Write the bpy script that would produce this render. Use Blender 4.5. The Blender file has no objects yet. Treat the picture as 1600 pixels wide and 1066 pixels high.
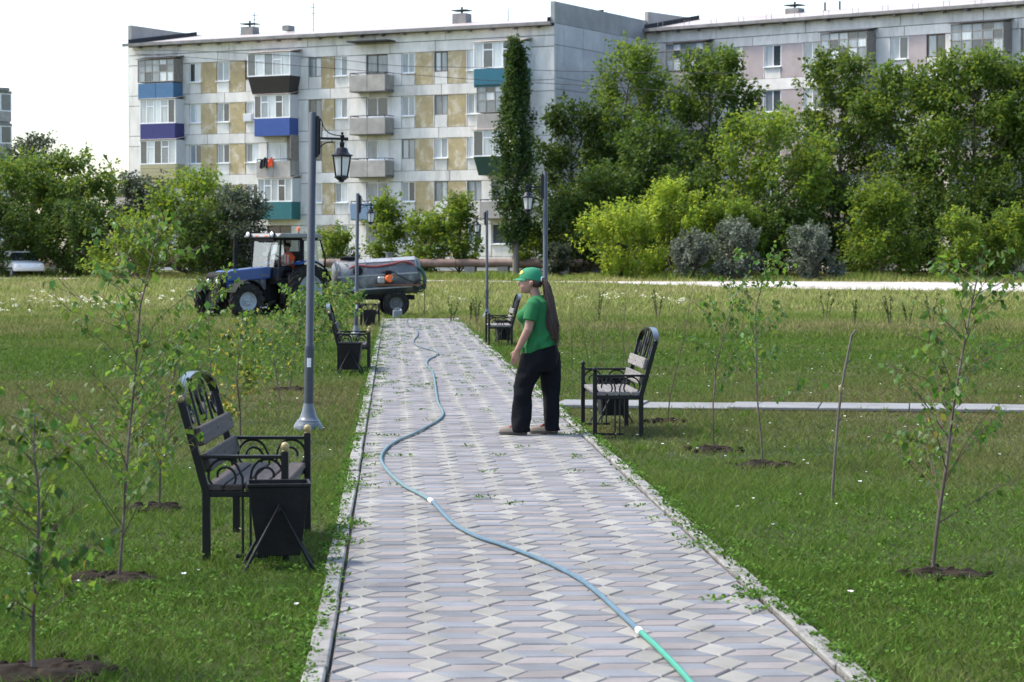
import bpy, bmesh, math, random
import numpy as np
from mathutils import Vector, Matrix
random.seed(7); RNG = np.random.default_rng(7)
R = math.radians
scene = bpy.context.scene
COL = scene.collection

# ---------------------------------------------------------------- camera
FPX, CX, CY, HOR = 3700.0, 800.0, 533.0, 407.0      # focal length, centre and horizon row on a 1600 px wide frame
CAMH = 1.65
YAW = 186.0/FPX                                      # the path runs along +Y, the camera looks a little right of it
PITCH = math.atan((CY-HOR)/FPX)
cam_d = bpy.data.cameras.new('camera'); cam = bpy.data.objects.new('camera', cam_d); COL.objects.link(cam)
cam.location = (0, 0, CAMH); cam.rotation_euler = (math.pi/2-PITCH, 0, -YAW)
cam_d.sensor_width = 36; cam_d.lens = FPX/1600*36; cam_d.clip_end = 3000; cam_d.clip_start = .1
cam_d.dof.use_dof = True; cam_d.dof.focus_distance = 19; cam_d.dof.aperture_fstop = 8
scene.camera = cam

# ---------------------------------------------------------------- sky and sun
SUN_EL, SUN_AZ = R(54), math.atan2(-.97, .22)        # sun high on the left, a little behind the houses
w = bpy.data.worlds.new('World'); scene.world = w; w.use_nodes = True
nt = w.node_tree; bg = nt.nodes['Background']
sk = nt.nodes.new('ShaderNodeTexSky'); sk.sky_type = 'NISHITA'; sk.sun_disc = False
sk.sun_elevation = SUN_EL; sk.sun_rotation = SUN_AZ
sk.air_density = 1.0; sk.dust_density = 2.2; sk.ozone_density = 1.0
nt.links.new(sk.outputs[0], bg.inputs[0]); bg.inputs[1].default_value = .15
sd = bpy.data.lights.new('sun', 'SUN'); sun = bpy.data.objects.new('sun', sd); COL.objects.link(sun)
sd.energy = 1.9; sd.angle = R(9); sd.color = (1, .93, .80)
sv = Vector((math.sin(SUN_AZ)*math.cos(SUN_EL), math.cos(SUN_AZ)*math.cos(SUN_EL), math.sin(SUN_EL)))
sun.rotation_euler = sv.to_track_quat('Z', 'Y').to_euler(); sun.location = (-30, 20, 60)
scene.view_settings.view_transform = 'Standard'; scene.view_settings.look = 'None'
scene.view_settings.gamma = 1; scene.view_settings.use_curve_mapping = False
scene.view_settings.exposure = 1.42
scene.render.engine = 'CYCLES'
scene.render.resolution_x = 1024; scene.render.resolution_y = 682

# ---------------------------------------------------------------- helpers
SA, CA = math.sin(YAW), math.cos(YAW)
def cam2world(lat, d, z=0): return Vector((lat*CA + d*SA, -lat*SA + d*CA, z))
def fwd(x, y): return x*SA + y*CA
def at(px, d, z=0): return cam2world((px-CX)/FPX*d, d, z)
def zrow(py, d): return CAMH + (HOR-py)/FPX*d
def ground_z(d):
    t = min(max((d-72)/80.0, 0), 1)
    return 1.0*t*t*(3-2*t)*.5 + .5*t
def gz(x, y): return ground_z(fwd(x, y))
def gp(px, py):                                      # a point of the near, level ground
    d = CAMH*FPX/(py-HOR); return at(px, d, 0)

def tag(o, label=None, cat=None, group=None, kind=None):
    if label: o['label'] = label
    if cat: o['category'] = cat
    if group: o['group'] = group
    if kind: o['kind'] = kind
    return o
def empty(name, loc=(0, 0, 0), rz=0, label=None, cat=None, group=None):
    o = bpy.data.objects.new(name, None); COL.objects.link(o); o.location = loc; o.rotation_euler = (0, 0, rz)
    o.empty_display_size = .1
    return tag(o, label, cat, group)
def link(name, me, parent=None, loc=(0, 0, 0), rot=(0, 0, 0)):
    o = bpy.data.objects.new(name, me); COL.objects.link(o); o.parent = parent
    o.location = loc; o.rotation_euler = rot
    return o
def copy_tree(o, parent=None):
    c = o.copy(); COL.objects.link(c); c.parent = parent
    for ch in list(o.children): copy_tree(ch, c)
    return c

class MB:
    def __init__(s): s.v = []; s.f = []
    def add(s, vs, fs):
        b = len(s.v); s.v += [tuple(v) for v in vs]; s.f += [tuple(i+b for i in f) for f in fs]; return s
    def box(s, x0, x1, y0, y1, z0, z1, M=None):
        vs = [Vector((x, y, z)) for z in (z0, z1) for y in (y0, y1) for x in (x0, x1)]
        if M is not None: vs = [M @ v for v in vs]
        return s.add(vs, [(0, 2, 3, 1), (4, 5, 7, 6), (0, 1, 5, 4), (2, 6, 7, 3), (0, 4, 6, 2), (1, 3, 7, 5)])
    def cbox(s, c, size, M=None):
        return s.box(c[0]-size[0]/2, c[0]+size[0]/2, c[1]-size[1]/2, c[1]+size[1]/2, c[2]-size[2]/2, c[2]+size[2]/2, M)
    def tube(s, pts, r, n=8, cap=True, closed=False, flat=1.0):
        pts = [Vector(p) for p in pts]; m = len(pts)
        rs = list(r) if hasattr(r, '__len__') else [r]*m
        b = len(s.v); up = None
        for i, p in enumerate(pts):
            if closed: t = pts[(i+1) % m]-pts[i-1]
            else: t = pts[min(i+1, m-1)]-pts[max(i-1, 0)]
            t = t.normalized() if t.length > 1e-9 else Vector((0, 0, 1))
            if up is None: up = Vector((0, 0, 1)) if abs(t.z) < .9 else Vector((1, 0, 0))
            a = (up - t*up.dot(t))
            a = a.normalized() if a.length > 1e-6 else t.orthogonal().normalized()
            up = a; c = t.cross(a)
            for k in range(n):
                q = 2*math.pi*k/n
                s.v.append(tuple(p + (a*math.cos(q) + c*math.sin(q)*flat)*rs[i]))
        for i in range(m if closed else m-1):
            j = (i+1) % m
            for k in range(n):
                l = (k+1) % n
                s.f.append((b+i*n+k, b+i*n+l, b+j*n+l, b+j*n+k))
        if cap and not closed:
            s.f.append(tuple(b+k for k in reversed(range(n)))); s.f.append(tuple(b+(m-1)*n+k for k in range(n)))
        return s
    def lathe(s, prof, n=16, c=(0, 0, 0), M=None, ph=0.0):
        b = len(s.v)
        for r_, z in prof:
            for k in range(n):
                q = 2*math.pi*k/n+ph
                v = Vector((r_*math.cos(q), r_*math.sin(q), z))
                if M is not None: v = M @ v
                s.v.append((v.x+c[0], v.y+c[1], v.z+c[2]))
        for i in range(len(prof)-1):
            for k in range(n):
                l = (k+1) % n
                s.f.append((b+i*n+k, b+i*n+l, b+(i+1)*n+l, b+(i+1)*n+k))
        s.f.append(tuple(b+k for k in reversed(range(n)))); s.f.append(tuple(b+(len(prof)-1)*n+k for k in range(n)))
        return s
    def prism(s, poly, axis, a0, a1):                # poly in the two other axes, extruded along axis
        def mk(p, a):
            if axis == 'y': return (p[0], a, p[1])
            if axis == 'x': return (a, p[0], p[1])
            return (p[0], p[1], a)
        n = len(poly)
        vs = [mk(p, a0) for p in poly]+[mk(p, a1) for p in poly]
        fs = [(i, (i+1) % n, n+(i+1) % n, n+i) for i in range(n)]
        fs += [tuple(reversed(range(n))), tuple(range(n, 2*n))]
        return s.add(vs, fs)
    def ell(s, c, r, n=12, m=8, M=None):
        b = len(s.v)
        for i in range(m+1):
            th = math.pi*i/m
            for k in range(n):
                q = 2*math.pi*k/n
                v = Vector((r[0]*math.sin(th)*math.cos(q), r[1]*math.sin(th)*math.sin(q), r[2]*math.cos(th)))
                if M is not None: v = M @ v
                s.v.append((c[0]+v.x, c[1]+v.y, c[2]+v.z))
        for i in range(m):
            for k in range(n):
                l = (k+1) % n
                s.f.append((b+i*n+k, b+(i+1)*n+k, b+(i+1)*n+l, b+i*n+l))
        return s
    def loft(s, rings, cap=True):
        n = len(rings[0]); b = len(s.v)
        for r_ in rings: s.v += [tuple(v) for v in r_]
        for i in range(len(rings)-1):
            for k in range(n):
                l = (k+1) % n
                s.f.append((b+i*n+k, b+i*n+l, b+(i+1)*n+l, b+(i+1)*n+k))
        if cap:
            s.f.append(tuple(b+k for k in reversed(range(n)))); s.f.append(tuple(b+(len(rings)-1)*n+k for k in range(n)))
        return s
    def mesh(s, name, mat, bevel=0, smooth=False, seg=1):
        me = bpy.data.meshes.new(name); me.from_pydata(s.v, [], s.f)
        bm = bmesh.new(); bm.from_mesh(me)
        bmesh.ops.recalc_face_normals(bm, faces=bm.faces)
        if bevel:
            es = [e for e in bm.edges if len(e.link_faces) == 2 and e.calc_face_angle(0) > .6]
            bmesh.ops.bevel(bm, geom=es, offset=bevel, segments=seg, affect='EDGES', profile=.5)
        bm.to_mesh(me); bm.free()
        if smooth:
            me.polygons.foreach_set('use_smooth', [True]*len(me.polygons))
        me.materials.append(mat)
        if smooth: me.set_sharp_from_angle(angle=R(42))
        return me
    def build(s, name, mat, parent=None, bevel=0, smooth=False, loc=(0, 0, 0), rot=(0, 0, 0), seg=1):
        return link(name, s.mesh(name, mat, bevel, smooth, seg), parent, loc, rot)

def np_mesh(name, V, F, mat, attrs=None, smooth=False):
    """V (n,3), F (m,k) numpy, k equal for all faces; attrs: name -> per-face floats"""
    me = bpy.data.meshes.new(name); V = np.asarray(V, np.float32); F = np.asarray(F, np.int32)
    k = F.shape[1]; m = len(F)
    me.vertices.add(len(V)); me.vertices.foreach_set('co', V.ravel())
    me.loops.add(m*k); me.loops.foreach_set('vertex_index', F.ravel())
    me.polygons.add(m); me.polygons.foreach_set('loop_start', np.arange(0, m*k, k, dtype=np.int32))
    me.update(calc_edges=True)
    if smooth: me.polygons.foreach_set('use_smooth', np.ones(m, bool))
    for a, val in (attrs or {}).items():
        t = me.attributes.new(a, 'FLOAT', 'FACE'); t.data.foreach_set('value', np.asarray(val, np.float32))
    me.materials.append(mat)
    return me

# ---------------------------------------------------------------- materials
MATS = {}
def nd(nt, typ, **kw):
    n = nt.nodes.new(typ)
    for k, v in kw.items(): setattr(n, k, v)
    return n
def mat(name, col, rough=.7, var=.0, scale=8, bump=0, bscale=60, metal=0, spec=.5, col2=None, thr=None, rnd=0, coord='obj', detail=4, coat=0, stretch=None, bdist=.01):
    """principled with object-space noise: brightness variation, an optional second colour in patches, per-object/per-face variation, bump"""
    m = bpy.data.materials.new(name); m.use_nodes = True; nt = m.node_tree; b = nt.nodes['Principled BSDF']
    L = nt.links.new
    b.inputs['Roughness'].default_value = rough; b.inputs['Metallic'].default_value = metal
    b.inputs['Specular IOR Level'].default_value = spec
    if coat: b.inputs['Coat Weight'].default_value = coat
    b.inputs['Base Color'].default_value = (*col, 1)
    if coord == 'obj':
        tc = nd(nt, 'ShaderNodeTexCoord').outputs['Object']
    else:
        tc = nd(nt, 'ShaderNodeNewGeometry').outputs['Position']
    if stretch:
        mp = nd(nt, 'ShaderNodeMapping'); mp.inputs['Scale'].default_value = stretch; L(tc, mp.inputs[0]); tc = mp.outputs[0]
    src = None
    def noise(sc, det=detail):
        n = nd(nt, 'ShaderNodeTexNoise'); n.inputs['Scale'].default_value = sc; n.inputs['Detail'].default_value = det
        n.inputs['Roughness'].default_value = .62
        L(tc, n.inputs['Vector']); return n.outputs['Fac']
    if col2 is not None:
        rp = nd(nt, 'ShaderNodeValToRGB'); t = thr or (.48, .62)
        rp.color_ramp.elements[0].position = t[0]; rp.color_ramp.elements[1].position = t[1]
        rp.color_ramp.elements[0].color = (*col, 1); rp.color_ramp.elements[1].color = (*col2, 1)
        L(noise(scale*.6, 6), rp.inputs[0]); src = rp.outputs[0]
    if var or rnd:
        hs = nd(nt, 'ShaderNodeHueSaturation'); hs.inputs['Color'].default_value = (*col, 1)
        if src: L(src, hs.inputs['Color'])
        val = None
        if var:
            mr = nd(nt, 'ShaderNodeMapRange'); mr.inputs[1].default_value = .25; mr.inputs[2].default_value = .75
            mr.inputs[3].default_value = 1-var; mr.inputs[4].default_value = 1+var
            L(noise(scale), mr.inputs[0]); val = mr.outputs[0]
        if rnd:
            oi = nd(nt, 'ShaderNodeObjectInfo'); an = nd(nt, 'ShaderNodeAttribute'); an.attribute_name = 'rnd'
            ad = nd(nt, 'ShaderNodeMath', operation='ADD'); L(oi.outputs['Random'], ad.inputs[0]); L(an.outputs['Fac'], ad.inputs[1])
            fr = nd(nt, 'ShaderNodeMath', operation='FRACT'); L(ad.outputs[0], fr.inputs[0])
            m2 = nd(nt, 'ShaderNodeMapRange'); m2.inputs[3].default_value = 1-rnd; m2.inputs[4].default_value = 1+rnd
            L(fr.outputs[0], m2.inputs[0])
            if val:
                mu = nd(nt, 'ShaderNodeMath', operation='MULTIPLY'); L(val, mu.inputs[0]); L(m2.outputs[0], mu.inputs[1]); val = mu.outputs[0]
            else: val = m2.outputs[0]
        L(val, hs.inputs['Value']); src = hs.outputs[0]
    if src: L(src, b.inputs['Base Color'])
    if bump:
        bp = nd(nt, 'ShaderNodeBump'); bp.inputs['Strength'].default_value = bump; bp.inputs['Distance'].default_value = bdist
        L(noise(bscale, 5), bp.inputs['Height']); L(bp.outputs[0], b.inputs['Normal'])
    MATS[name] = m
    return m
def leaf_mat(name, col, trans, rnd=.35, hue=.03, tfac=.45, rough=.5, ypos=None):
    """leaf: reflecting and letting light through; every leaf varies"""
    m = bpy.data.materials.new(name); m.use_nodes = True; nt = m.node_tree; L = nt.links.new
    b = nt.nodes['Principled BSDF']; out = nt.nodes['Material Output']
    an = nd(nt, 'ShaderNodeAttribute'); an.attribute_name = 'rnd'; oi = nd(nt, 'ShaderNodeObjectInfo')
    ad = nd(nt, 'ShaderNodeMath', operation='ADD'); L(an.outputs['Fac'], ad.inputs[0]); L(oi.outputs['Random'], ad.inputs[1])
    fr = nd(nt, 'ShaderNodeMath', operation='PINGPONG'); fr.inputs[1].default_value = 1; L(ad.outputs[0], fr.inputs[0])
    def hs(c):
        h = nd(nt, 'ShaderNodeHueSaturation'); h.inputs['Color'].default_value = (*c, 1)
        a = nd(nt, 'ShaderNodeMapRange'); a.inputs[3].default_value = 1-rnd; a.inputs[4].default_value = 1+rnd; L(fr.outputs[0], a.inputs[0]); L(a.outputs[0], h.inputs['Value'])
        m7 = nd(nt, 'ShaderNodeMath', operation='MULTIPLY'); L(fr.outputs[0], m7.inputs[0]); m7.inputs[1].default_value = 7.31
        f7 = nd(nt, 'ShaderNodeMath', operation='FRACT'); L(m7.outputs[0], f7.inputs[0])
        a2 = nd(nt, 'ShaderNodeMapRange'); a2.inputs[3].default_value = .5-hue; a2.inputs[4].default_value = .5+hue; L(f7.outputs[0], a2.inputs[0]); L(a2.outputs[0], h.inputs['Hue'])
        return h.outputs[0]
    L(hs(col), b.inputs['Base Color']); b.inputs['Roughness'].default_value = rough; b.inputs['Specular IOR Level'].default_value = .22
    tr = nd(nt, 'ShaderNodeBsdfTranslucent'); L(hs(trans), tr.inputs['Color'])
    mx = nd(nt, 'ShaderNodeMixShader'); mx.inputs[0].default_value = tfac
    L(b.outputs[0], mx.inputs[1]); L(tr.outputs[0], mx.inputs[2]); L(mx.outputs[0], out.inputs['Surface'])
    MATS[name] = m
    return m
def glass_mat(name, tint=(.9, .95, .95), fac=.75):
    m = bpy.data.materials.new(name); m.use_nodes = True; nt = m.node_tree; L = nt.links.new
    out = nt.nodes['Material Output']; nt.nodes.remove(nt.nodes['Principled BSDF'])
    t = nd(nt, 'ShaderNodeBsdfTransparent'); t.inputs[0].default_value = (*tint, 1)
    g = nd(nt, 'ShaderNodeBsdfGlossy'); g.inputs['Roughness'].default_value = .05; g.inputs[0].default_value = (.9, .9, .9, 1)
    mx = nd(nt, 'ShaderNodeMixShader'); mx.inputs[0].default_value = 1-fac
    L(t.outputs[0], mx.inputs[1]); L(g.outputs[0], mx.inputs[2]); L(mx.outputs[0], out.inputs['Surface'])
    return m
M_ = {}
def M(k): return MATS[k]
mat('black_metal', (.006, .0062, .007), .42, .2, 20, .15, 150, spec=.3)
mat('gold_paint', (.30, .24, .10), .45, .3, 40)
mat('bench_wood', (.052, .039, .033), .66, .3, 14, .25, 90, col2=(.075, .061, .054), spec=.25, stretch=(6, .6, 6), rnd=.15)
mat('bench_wood_grey', (.13, .118, .107), .65, .25, 14, .25, 90, col2=(.20, .186, .172), stretch=(6, .6, 6), rnd=.12)
mat('pole_grey', (.034, .043, .056), .48, .10, 6, .08, 120)
mat('lantern_black', (.009, .010, .013), .38, .1, 20, spec=.35)
mat('sticker', (.7, .7, .68), .5, .15, 60)
mat('diffuser', (.82, .82, .78), .35, .05, 10)
mat('concrete_kerb', (.235, .23, .215), .85, .22, 9, .5, 120, col2=(.15, .145, .13), rnd=.14, coord='pos')
mat('paver_light', (.248, .242, .222), .88, .20, 2.6, .5, 160, col2=(.222, .216, .196), rnd=.12, coord='pos', spec=.2)
mat('paver_blue', (.172, .183, .200), .88, .20, 2.6, .5, 160, col2=(.145, .153, .163), rnd=.15, coord='pos', spec=.2)
mat('paver_pink', (.222, .204, .198), .88, .20, 2.6, .5, 160, col2=(.19, .176, .17), rnd=.15, coord='pos', spec=.2)
mat('joint_sand', (.058, .052, .043), .95, .35, 12, .6, 90, coord='pos', spec=.1)
mat('slab_concrete', (.19, .194, .195), .88, .15, 3, .4, 80, col2=(.155, .155, .15), coord='pos')
mat('road_concrete', (.42, .40, .365), .9, .12, .35, .2, 8, col2=(.35, .325, .285), coord='pos')
mat('verge_dirt', (.30, .235, .165), .95, .25, .5, .4, 6, col2=(.22, .19, .11), coord='pos')
mat('soil', (.020, .015, .011), .95, .45, 14, .9, 60, col2=(.034, .026, .019), spec=.08)
# ================================================================ ground
def ground_material():
    m = bpy.data.materials.new('meadow'); m.use_nodes = True; nt = m.node_tree; L = nt.links.new; b = nt.nodes['Principled BSDF']
    b.inputs['Roughness'].default_value = .95; b.inputs['Specular IOR Level'].default_value = .15
    g = nd(nt, 'ShaderNodeNewGeometry').outputs['Position']
    def noise(sc, det=5, st=None):
        n = nd(nt, 'ShaderNodeTexNoise'); n.inputs['Scale'].default_value = sc; n.inputs['Detail'].default_value = det; n.inputs['Roughness'].default_value = .65
        v = g
        if st:
            mp = nd(nt, 'ShaderNodeMapping'); mp.inputs['Scale'].default_value = st; L(g, mp.inputs[0]); v = mp.outputs[0]
        L(v, n.inputs['Vector']); return n.outputs['Fac']
    r1 = nd(nt, 'ShaderNodeValToRGB'); e = r1.color_ramp.elements
    e[0].position = .30; e[0].color = (.028, .043, .011, 1); e[1].position = .72; e[1].color = (.09, .084, .038, 1)
    x = r1.color_ramp.elements.new(.5); x.color = (.046, .06, .018, 1)
    L(noise(.22, 8, (1, .55, 1)), r1.inputs[0])
    # sunlight on the far meadow is put into a paler ground colour
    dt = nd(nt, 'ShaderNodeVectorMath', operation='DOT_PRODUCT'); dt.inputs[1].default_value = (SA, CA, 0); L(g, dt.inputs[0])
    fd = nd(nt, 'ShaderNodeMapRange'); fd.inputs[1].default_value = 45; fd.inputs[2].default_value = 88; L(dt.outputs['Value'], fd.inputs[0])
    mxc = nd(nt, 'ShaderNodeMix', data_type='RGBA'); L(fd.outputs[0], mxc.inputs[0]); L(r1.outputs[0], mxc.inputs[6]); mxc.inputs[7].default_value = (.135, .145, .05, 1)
    hs = nd(nt, 'ShaderNodeHueSaturation'); L(mxc.outputs[2], hs.inputs['Color'])
    mr = nd(nt, 'ShaderNodeMapRange'); mr.inputs[1].default_value = .3; mr.inputs[2].default_value = .7; mr.inputs[3].default_value = .55; mr.inputs[4].default_value = 1.45
    L(noise(9, 6), mr.inputs[0]); L(mr.outputs[0], hs.inputs['Value'])
    L(hs.outputs[0], b.inputs['Base Color'])
    bp = nd(nt, 'ShaderNodeBump'); bp.inputs['Strength'].default_value = .8; bp.inputs['Distance'].default_value = .05
    L(noise(18, 6), bp.inputs['Height']); L(bp.outputs[0], b.inputs['Normal'])
    return m
def build_ground():
    ds = np.concatenate([np.arange(-30, 200, 4.0), np.array([210, 240, 300, 400, 600, 900, 1400])])
    ls = np.concatenate([np.array([-900, -500, -300, -200, -150]), np.arange(-110, 111, 5.0), np.array([150, 200, 300, 500, 900])])
    V = []; F = []
    for d in ds:
        for l in ls:
            p = cam2world(l, d); V.append((p.x, p.y, ground_z(d)-.03))
    n = len(ls)
    for i in range(len(ds)-1):
        for j in range(n-1): F.append((i*n+j, i*n+j+1, (i+1)*n+j+1, (i+1)*n+j))
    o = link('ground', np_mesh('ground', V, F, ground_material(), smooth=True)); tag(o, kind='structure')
build_ground()

# ---------------------------------------------------------------- paved footpath
PX0, PX1, PY0, PY1 = -.255, 1.775, 4.5, 67.5        # paved strip between the kerbs
PITCH_X, S_, HH = .304, .181, .1635                                # side of a paver and half its depth
def clip_x(poly, lo, hi):
    for sgn, lim in ((1, lo), (-1, -hi)):
        out = []
        for i in range(len(poly)):
            a, b = poly[i-1], poly[i]; ia, ib = sgn*a[0] >= lim, sgn*b[0] >= lim
            if ia != ib:
                t = (sgn*lim-a[0])/(b[0]-a[0]); out.append((sgn*lim, a[1]+t*(b[1]-a[1])))
            if ib: out.append(b)
        poly = out
        if not poly: return []
    return poly
def inset(poly, d):
    n = len(poly); A = sum(poly[i-1][0]*poly[i][1]-poly[i][0]*poly[i-1][1] for i in range(n))
    if A < 0: poly = poly[::-1]
    ls = []
    for i in range(n):
        a, b = Vector(poly[i]), Vector(poly[(i+1) % n]); t = (b-a)
        if t.length < 1e-5: return None
        t.normalize(); nn = Vector((-t.y, t.x)); ls.append((a+nn*d, t))
    out = []
    for i in range(n):
        (p, t), (q, u) = ls[i-1], ls[i]
        den = t.x*u.y-t.y*u.x
        if abs(den) < 1e-6: return None
        k = ((q.x-p.x)*u.y-(q.y-p.y)*u.x)/den; out.append((p.x+t.x*k, p.y+t.y*k))
    return out
def paver_geo(poly, dz=0, tx=0, ty=0):
    o = inset(poly, .0030); i_ = inset(poly, .0085)
    if not o or not i_: return None
    n = len(o); cx = sum(p[0] for p in o)/n; cy = sum(p[1] for p in o)/n
    f = lambda p, z: (p[0], p[1], z+dz+(p[0]-cx)*tx+(p[1]-cy)*ty)
    vs = [f(p, -.03) for p in o]+[f(p, -.006) for p in o]+[f(p, 0) for p in i_]
    fs = []
    for a in (0, n): fs += [(a+k, a+(k+1) % n, a+n+(k+1) % n, a+n+k) for k in range(n)]
    fs.append(tuple(range(2*n, 3*n)))
    return vs, fs
def build_path():
    bed = MB().box(PX0-.01, PX1+.01, PY0, PY1, -.12, -.011)
    path = tag(bed.build('footpath', M('joint_sand')), kind='structure')
    T = []
    c0 = .455-3*PITCH_X; E_ = PITCH_X-S_/2
    for i in range(9):
        cx = c0+(i-1)*PITCH_X
        for j in range(-2, int((PY1-PY0)/(2*HH))+3):
            cy = PY0+.06+2*HH*j+(HH if i % 2 else 0)
            A = dict(t=(cx, cy+HH), r=(cx+S_/2, cy), b=(cx, cy-HH), l=(cx-S_/2, cy))
            T.append(('paver_light', (cx, cy), [A['t'], A['l'], A['b'], A['r']]))
            T.append(('paver_blue', (cx+PITCH_X/2, cy+HH/2), [A['t'], A['r'], (cx+PITCH_X, cy), (cx+E_, cy+HH)]))
            T.append(('paver_pink', (cx+PITCH_X/2, cy-HH/2), [A['r'], A['b'], (cx+E_, cy-HH), (cx+PITCH_X, cy)]))
    T.sort(key=lambda t: t[1][1])
    share = {}; rest = {k: MB() for k in ('paver_light', 'paver_blue', 'paver_pink')}; rr = {k: [] for k in rest}
    single = 0
    names = {'paver_light': 'light_grey', 'paver_blue': 'blue_grey', 'paver_pink': 'pinkish'}
    for k, c, poly in T:
        ys = [p[1] for p in poly]
        if min(ys) < PY0 or max(ys) > PY1: continue
        q = clip_x(poly, PX0, PX1)
        if len(q) < 3: continue
        area = abs(sum(q[i-1][0]*q[i][1]-q[i][0]*q[i-1][1] for i in range(len(q))))/2
        if area < .002: continue
        full = len(q) == 4 and abs(area-(S_*HH if k == 'paver_light' else E_*HH)) < .0004
        dz = random.gauss(0, .0018); tx = random.gauss(0, .006); ty = random.gauss(0, .004)
        if single < 300 and c[1] > 8.75:
            if full:
                if k not in share:
                    g = paver_geo([(p[0]-c[0], p[1]-c[1]) for p in q])
                    b = MB().add(*g); share[k] = b.mesh('paver', M(k))
                o = link('paver', share[k], path, (c[0], c[1], dz), (ty, -tx, 0))
            else:
                g = paver_geo(q, dz)
                if not g: continue
                o = MB().add(*g).build('paver', M(k), path)
            single += 1
        else:
            g = paver_geo(q, dz, tx, ty)
            if not g: continue
            rest[k].add(*g); rr[k] += [random.random()]*len(g[1])
    for k in rest:
        me = rest[k].mesh('paving', M(k)); o = link('paving', me, path); tag(o, kind='stuff')
        a = me.attributes.new('rnd', 'FLOAT', 'FACE')
        vals = rr[k] if len(rr[k]) == len(me.polygons) else [0]*len(me.polygons)
        a.data.foreach_set('value', vals)
    # kerbs: a row of one metre stones on either side
    for nm, xa, xb, top in (('kerb_left', PX0-.10, PX0-.011, .016), ('kerb_right', PX1+.016, PX1+.10, .012)):
        root = None
        y = PY0
        while y < PY1-.5:
            l = 1.0
            b = MB().box(xa+random.gauss(0, .004), xb+random.gauss(0, .004), y+.006, y+l-.006, -.15, top+random.gauss(0, .004))
            if root is None:
                f = MB().box(xa-.01, xb+.01, PY0, PY1, -.2, -.05); root = tag(f.build(nm, M('joint_sand')), kind='structure')
            b.build('kerb_stone', M('concrete_kerb'), root, bevel=.008)
            y += l
build_path()

# ---------------------------------------------------------------- narrow slab walk that leaves the path to the right
CW0, CW1 = gp(868, 631), gp(1600, 638.5)
def cross_t(x, y):                                   # signed distance to the walk's centre line
    u = Vector((CW1.x-CW0.x, CW1.y-CW0.y)).normalized(); return (x-CW0.x)*(-u.y)+(y-CW0.y)*u.x
def build_cross():
    u = Vector((CW1.x-CW0.x, CW1.y-CW0.y, 0)).normalized(); v = Vector((-u.y, u.x, 0))
    b = MB(); b0 = Vector((PX1+.12, 0, 0)); b0.y = CW0.y+(b0.x-CW0.x)*u.y/u.x
    W = .50
    Mx = Matrix(((u.x, v.x, 0, b0.x), (u.y, v.y, 0, b0.y), (0, 0, 1, 0), (0, 0, 0, 1)))
    root = tag(MB().box(0, 16, -W-.01, W+.01, -.12, -.012, Mx).build('side_walk', M('joint_sand')), kind='structure')
    for i in range(16):
        MB().box(i+.006, i+.994, -W, W, -.06, .012+random.gauss(0, .004), Mx).build('slab', M('slab_concrete'), root, bevel=.006)
build_cross()

# ---------------------------------------------------------------- road in front of the houses
ROAD = [(-700, 131, .7), (-300, 128, .7), (0, 125, .7), (500, 121, .6), (900, 117, .8), (1060, 114, 3.5), (1200, 111.5, 6.5), (1400, 109.5, 7), (1650, 107, 7.5), (2100, 102, 8.5), (2800, 96, 10)]
def road_at(lat_px):
    for a, b in zip(ROAD, ROAD[1:]):
        if a[0] <= lat_px <= b[0]:
            t = (lat_px-a[0])/(b[0]-a[0]); t = t*t*(3-2*t); return a[1]+(b[1]-a[1])*t, a[2]+(b[2]-a[2])*t
    return 125, 1.3
def strip(name, f, mt, dz, n=120, m=6):
    V = []; F = []
    for i in range(n+1):
        px = -700+3500*i/n; lo, hi = f(px)
        for j in range(m+1):
            d = lo+(hi-lo)*j/m; p = at(px, d, ground_z(d)-.03+dz); V.append(p)
    for i in range(n):
        for j in range(m):
            a = i*(m+1)+j; F.append((a, a+m+1, a+m+2, a+1))
    return tag(link(name, np_mesh(name, [tuple(v) for v in V], F, mt, smooth=True)), kind='structure')
_w = lambda px: 1.2*math.sin(px*.013)+.8*math.sin(px*.041+1)
strip('dirt_verge', lambda px: (road_at(px)[0]-road_at(px)[1]-1.6-_w(px), road_at(px)[0]+road_at(px)[1]+2.0+_w(px+90)), M('verge_dirt'), .02)
strip('road', lambda px: (road_at(px)[0]-road_at(px)[1], road_at(px)[0]+road_at(px)[1]), M('road_concrete'), .045)

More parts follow.
